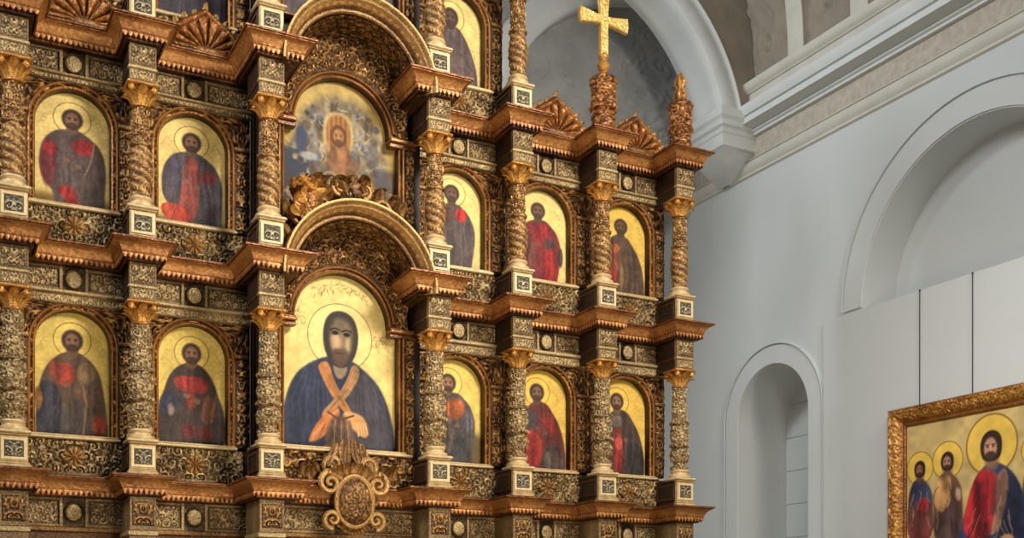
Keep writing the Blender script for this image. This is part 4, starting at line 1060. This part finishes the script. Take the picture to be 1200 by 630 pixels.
# ------------------------------------------------------------------ the big painting on the right
YL, YRT, ZT, ZB = -1.52, -5.75, 5.0, 1.9; FW = .3
t = thing('framed_painting', 'large gold-framed painting of three haloed figures hanging on the right wall', 'painting', (XW - .05, YL, ZT))
def W3(y, z, d): return (-d, y, z)
fp = [(0 - FW, -FW), (YRT - YL + FW, -FW), (YRT - YL + FW, ZB - ZT + FW), (-FW, ZB - ZT + FW)]
m = MB(); prof = [(.0, .02), (0, .05), (.02, .07), (.045, .06), (.06, .05), (.08, .06), (.14, .12), (.2, .15), (.24, .16), (.27, .17), (.29, .15), (.3, .1), (.3, .01)]
gl = [.1, .5, .9, .8, .3, .4, .55, .6, .5, .8, .9, .4, .2]
corner = [(a, b_) for a, b_ in fp]
# dense carved frame: sample each side so that the relief can be cut into it
def frame_side(p, q, k):
    p = np.array(p); q = np.array(q); d = (q - p); L = np.linalg.norm(d); d /= L; nrm = np.array([d[1], -d[0]])
    s = np.linspace(0, 1, int(L / .02)); P = []; G = []
    for (o, h) in [(a, b_) for a, b_ in zip(np.interp(np.linspace(0, 12, 37), range(13), [a for a, _ in prof]), np.interp(np.linspace(0, 12, 37), range(13), [b_ for _, b_ in prof]))]:
        pos = p[None] + d[None] * (s * (L + 2 * o) - o)[:, None] - 0 * nrm + nrm[None] * o * SG
        c = carve(s * L, np.full_like(s, o + .03), .12, 70 + k) * sst(.06, .1, o) * sst(.28, .24, o)
        P.append([W3(a, b_, h + .03 * cc) for (a, b_), cc in zip(pos, c)]); G.append(.35 + .5 * c)
    m.grid(np.array(P), np.array(G))
SG = -1
# orientation: outer side must lie away from the picture's middle
c_ = np.mean(np.array(fp), 0); d_ = np.array(fp[1]) - np.array(fp[0]); nr_ = np.array([d_[1], -d_[0]])
if np.dot(nr_, np.array(fp[0]) - c_) > 0: SG = 1
for k in range(4): frame_side(fp[k], fp[(k + 1) % 4], k)
m.build('carved_frame', 'picframe', t, 60)
pw, ph = (YL - YRT) - 2 * FW, (ZT - ZB) - 2 * FW
cv = Canvas(pw, ph, 330, 90); A_ = pw / ph
cv.fill((192, 164, 104), .22); cv.e(.3, .1, .8, .5, (204, 178, 118), .6, .6)
def big_fig(x, y, r, robe, inner, halo, hair, skin, w, inner2=None, arm=None):
    """x,y head centre; r head radius in picture widths"""
    cv.e(x, y, r * 2.05, r * 2.05 * A_, halo, .05); cv.ring(x, y, r * 2.05, r * 2.05 * A_, (120, 88, 36), .05, .8)
    b = [(x - r * .7, y + r * 1.5 * A_), (x - w * .75, y + r * 2.2 * A_), (x - w, y + r * 4 * A_), (x - w * 1.05, 1.1), (x + w * 1.05, 1.1), (x + w, y + r * 4 * A_), (x + w * .75, y + r * 2.2 * A_), (x + r * .7, y + r * 1.5 * A_)]
    cv.p(b, robe, .006, 1, .2, .5)
    cv.p([(x - w * .35, y + r * 1.6 * A_), (x + w * .3, y + r * 1.6 * A_), (x + w * .4, 1.1), (x - w * .65, 1.1)], inner, .012, 1, .25, .6)
    if inner2: cv.p([(x - w * .2, y + r * 3.5 * A_), (x + w * .75, y + r * 4 * A_), (x + w * .8, 1.1), (x - w * .1, 1.1)], inner2, .012, 1, .25, .6)
    cv.p([(x - r * .5, y), (x + r * .5, y), (x + r * .7, y + r * 1.9 * A_), (x - r * .7, y + r * 1.9 * A_)], tuple(k * .7 for k in skin))
    face(cv, x, y, r * .8, r * .95 * A_, hair, skin, None, 1.15)
HG = (230, 190, 84)
def fig2(x, y, r, halo, hair, skin, polys):
    cv.e(x, y, r * 2.0, r * 2.0 * A_, halo, .05); cv.ring(x, y, r * 2.0, r * 2.0 * A_, (130, 96, 40), .05, .8)
    for pts, col in polys: cv.p([(x + a * r, y + b_ * r * A_) for a, b_ in pts], col, .006, 1, .25, .7)
    cv.p([(x - r * .45, y), (x + r * .45, y), (x + r * .6, y + r * 1.7 * A_), (x - r * .6, y + r * 1.7 * A_)], tuple(k * .7 for k in skin))
    cv.p([(x, y - r * 1.05 * A_), (x + r * .8, y - r * .6 * A_), (x + r * .85, y + r * .5 * A_), (x + r * .55, y + r * 1.1 * A_), (x - r * .6, y + r * 1.1 * A_), (x - r * .85, y + r * .5 * A_), (x - r * .8, y - r * .6 * A_)], hair, .004)
    face(cv, x - r * .08, y + r * .1 * A_, r * .62, r * .78 * A_, hair, skin)
CLO = [(-.5, 1.2), (-1.3, 1.9), (-1.9, 3.6), (-2.0, 9), (2.0, 9), (2.0, 4.2), (1.7, 2.6), (.6, 1.3)]
fig2(.072, .28, .036, HG, (46, 32, 28), (146, 92, 70), [(CLO, (76, 56, 54)), ([(-.7, 1.3), (.4, 1.5), (1.7, 2.6), (1.8, 4.2), (.6, 4.8), (-1.0, 4.2), (-1.5, 2.4)], (58, 64, 92)), ([(-.3, 3.8), (1.2, 3.4), (1.5, 5), (.4, 6.2), (-.6, 5.2)], (160, 50, 50)), ([(-1.9, 5), (1.8, 5.4), (1.9, 9), (-1.9, 9)], (96, 50, 46))])
fig2(.222, .255, .04, HG, (54, 36, 30), (160, 122, 100), [(CLO, (98, 68, 54)), ([(-.9, 1.4), (.3, 1.3), (.6, 3.2), (.1, 5.2), (-1.0, 5.6), (-1.9, 4.4), (-1.6, 2.6)], (190, 142, 88)), ([(.1, 4.8), (1.2, 4), (1.4, 9), (-1.2, 9), (-.8, 5.6)], (92, 68, 66)), ([(1.1, 2.8), (1.8, 3.4), (1.7, 4.6), (1.0, 4.2)], (170, 140, 112))])
fig2(.66, .27, .036, HG, (54, 36, 30), (156, 118, 92), [(CLO, (84, 66, 58)), ([(-.8, 1.4), (.6, 1.4), (.8, 5), (-1.2, 5)], (140, 110, 80))])
fig2(.82, .27, .036, HG, (46, 32, 28), (150, 104, 78), [(CLO, (60, 62, 88)), ([(-.6, 1.4), (.8, 1.6), (.6, 5), (-1, 5)], (120, 60, 52))])
fig2(.445, .2, .062, HG, (54, 38, 32), (190, 142, 112), [
    ([(-.5, 1.2), (-1.5, 2.4), (-2.2, 4.6), (-3.0, 6.6), (-3.2, 10), (3.2, 10), (2.9, 5), (2.1, 2.4), (.7, 1.2)], (52, 58, 88)),
    ([(-.5, 1.4), (.9, 2.4), (.8, 4.4), (.2, 6.4), (-1.6, 6.2), (-2.4, 5.6), (-1.9, 3.4), (-1.3, 2.0)], (164, 40, 46)),
    ([(.3, 2.2), (1.1, 1.5), (1.4, 2.6), (1.0, 4.6), (.3, 6.6), (-.3, 6.4), (.4, 4.2)], (150, 112, 92)),
    ([(-2.6, 6.2), (-.6, 6.2), (1.2, 5.6), (2.2, 7), (1.6, 10), (-2.6, 10)], (54, 58, 78))])
rnd = random.Random(21)
for (fx, fy, r_, n_) in ((.072, .28, .036, 16), (.222, .255, .04, 18), (.445, .2, .062, 40), (.66, .27, .036, 14), (.82, .27, .036, 14)):
    for k in range(n_):
        a = rnd.uniform(-1.5, 1.5); b_ = rnd.uniform(2.2, 7); p = [(fx + a * r_, fy + b_ * r_ * A_)]
        for _ in range(3): p.append((p[-1][0] + rnd.uniform(-.25, .25) * r_ + .1 * a * r_, p[-1][1] + rnd.uniform(.3, .6) * r_ * A_))
        cv.l(p, .0035, (40, 30, 34) if k % 3 else (196, 156, 120), .5)
for k in range(7): cv.l([(.445 + .008 * k, .36 + .012 * k), (.452 + .006 * k, .5), (.432 + .004 * k, .62)], .003, (96, 60, 56), .7)
cv.e(.3, .8, .035, .04, (196, 120, 92), .2); cv.e(.52, .78, .035, .04, (206, 150, 110), .2)
for k in range(4): cv.l([(.29 + .012 * k, .78), (.275 + .014 * k, .85)], .004, (140, 78, 56), .7)
cv.mesh('painted_canvas', lambda X, Y: np.stack([np.full_like(X, -.025), -FW - X * pw, -FW - Y * ph], -1), t)
m = MB(); m.box(-.02, -.002, YRT - YL + .05, -.05, ZB - ZT + .05, -.05, .3); m.build('picture_back', 'wood', t)
for y in (-2.07, -3.09):
    m = MB(); m.tube([(-.02, y - YL, -.03), (-.02, y - YL, 6.85 - ZT)], .009, 6, .5); m.sphere((-.02, y - YL, 6.84 - ZT), .018, .018, .018, .5, 8)
    m.build('hanging_wire', 'wire', t)

# ------------------------------------------------------------------ light
sc = bpy.context.scene
w = bpy.data.worlds.new('hall_air'); sc.world = w; w.use_nodes = True
w.node_tree.nodes['Background'].inputs[0].default_value = (.86, .9, .94, 1); w.node_tree.nodes['Background'].inputs[1].default_value = .2
def area(name, loc, tgt, size, power, col, sy=None, spread=180):
    l = bpy.data.lights.new(name, 'AREA'); l.energy = power; l.color = col; l.size = size
    l.spread = math.radians(spread)
    if sy: l.shape = 'RECTANGLE'; l.size_y = sy
    o = bpy.data.objects.new(name, l); C.objects.link(o); o.location = loc
    o.rotation_euler = (Vector(tgt) - Vector(loc)).to_track_quat('-Z', 'Y').to_euler(); return o
area('window_light', (10, -13, 12.5), (5.3, 0, 6.3), 3.5, 620, (1, .92, .8), spread=85)
area('nave_lamp', (4.5, -9, 1.0), (5.3, 0, 6.5), 2.0, 170, (1, .82, .6), spread=120)
area('side_light', (-5, -5, 13), (14, -2, 6), 4, 800, (.97, .98, 1))
area('wall_fill', (1.5, 1.2, 13.2), (14, -2.5, 5.5), 2.5, 760, (.95, .98, 1))  # added unseen fill above the screen: brightens right wall, leaves niche jambs dark
area('painting_fill', (8.5, -7.5, 8), (14, -3, 3.8), 1.5, 75, (1, .95, .86), spread=80)  # added unseen fill that brightens the framed painting

# ------------------------------------------------------------------ camera
cd = bpy.data.cameras.new('camera'); cam = bpy.data.objects.new('camera', cd); C.objects.link(cam)
cd.sensor_width = 36; cd.sensor_fit = 'HORIZONTAL'; cd.lens = 39.78; cd.shift_y = (725 - 315) / 1200
cam.location = (0, -15, 1.6); cam.rotation_euler = (PI / 2, 0, -math.atan(700 / 1326))
cd.clip_end = 200
sc.camera = cam
sc.view_settings.view_transform = 'Standard'; sc.view_settings.look = 'None'; sc.view_settings.gamma = 1; sc.view_settings.use_curve_mapping = False
sc.view_settings.exposure = 0.0
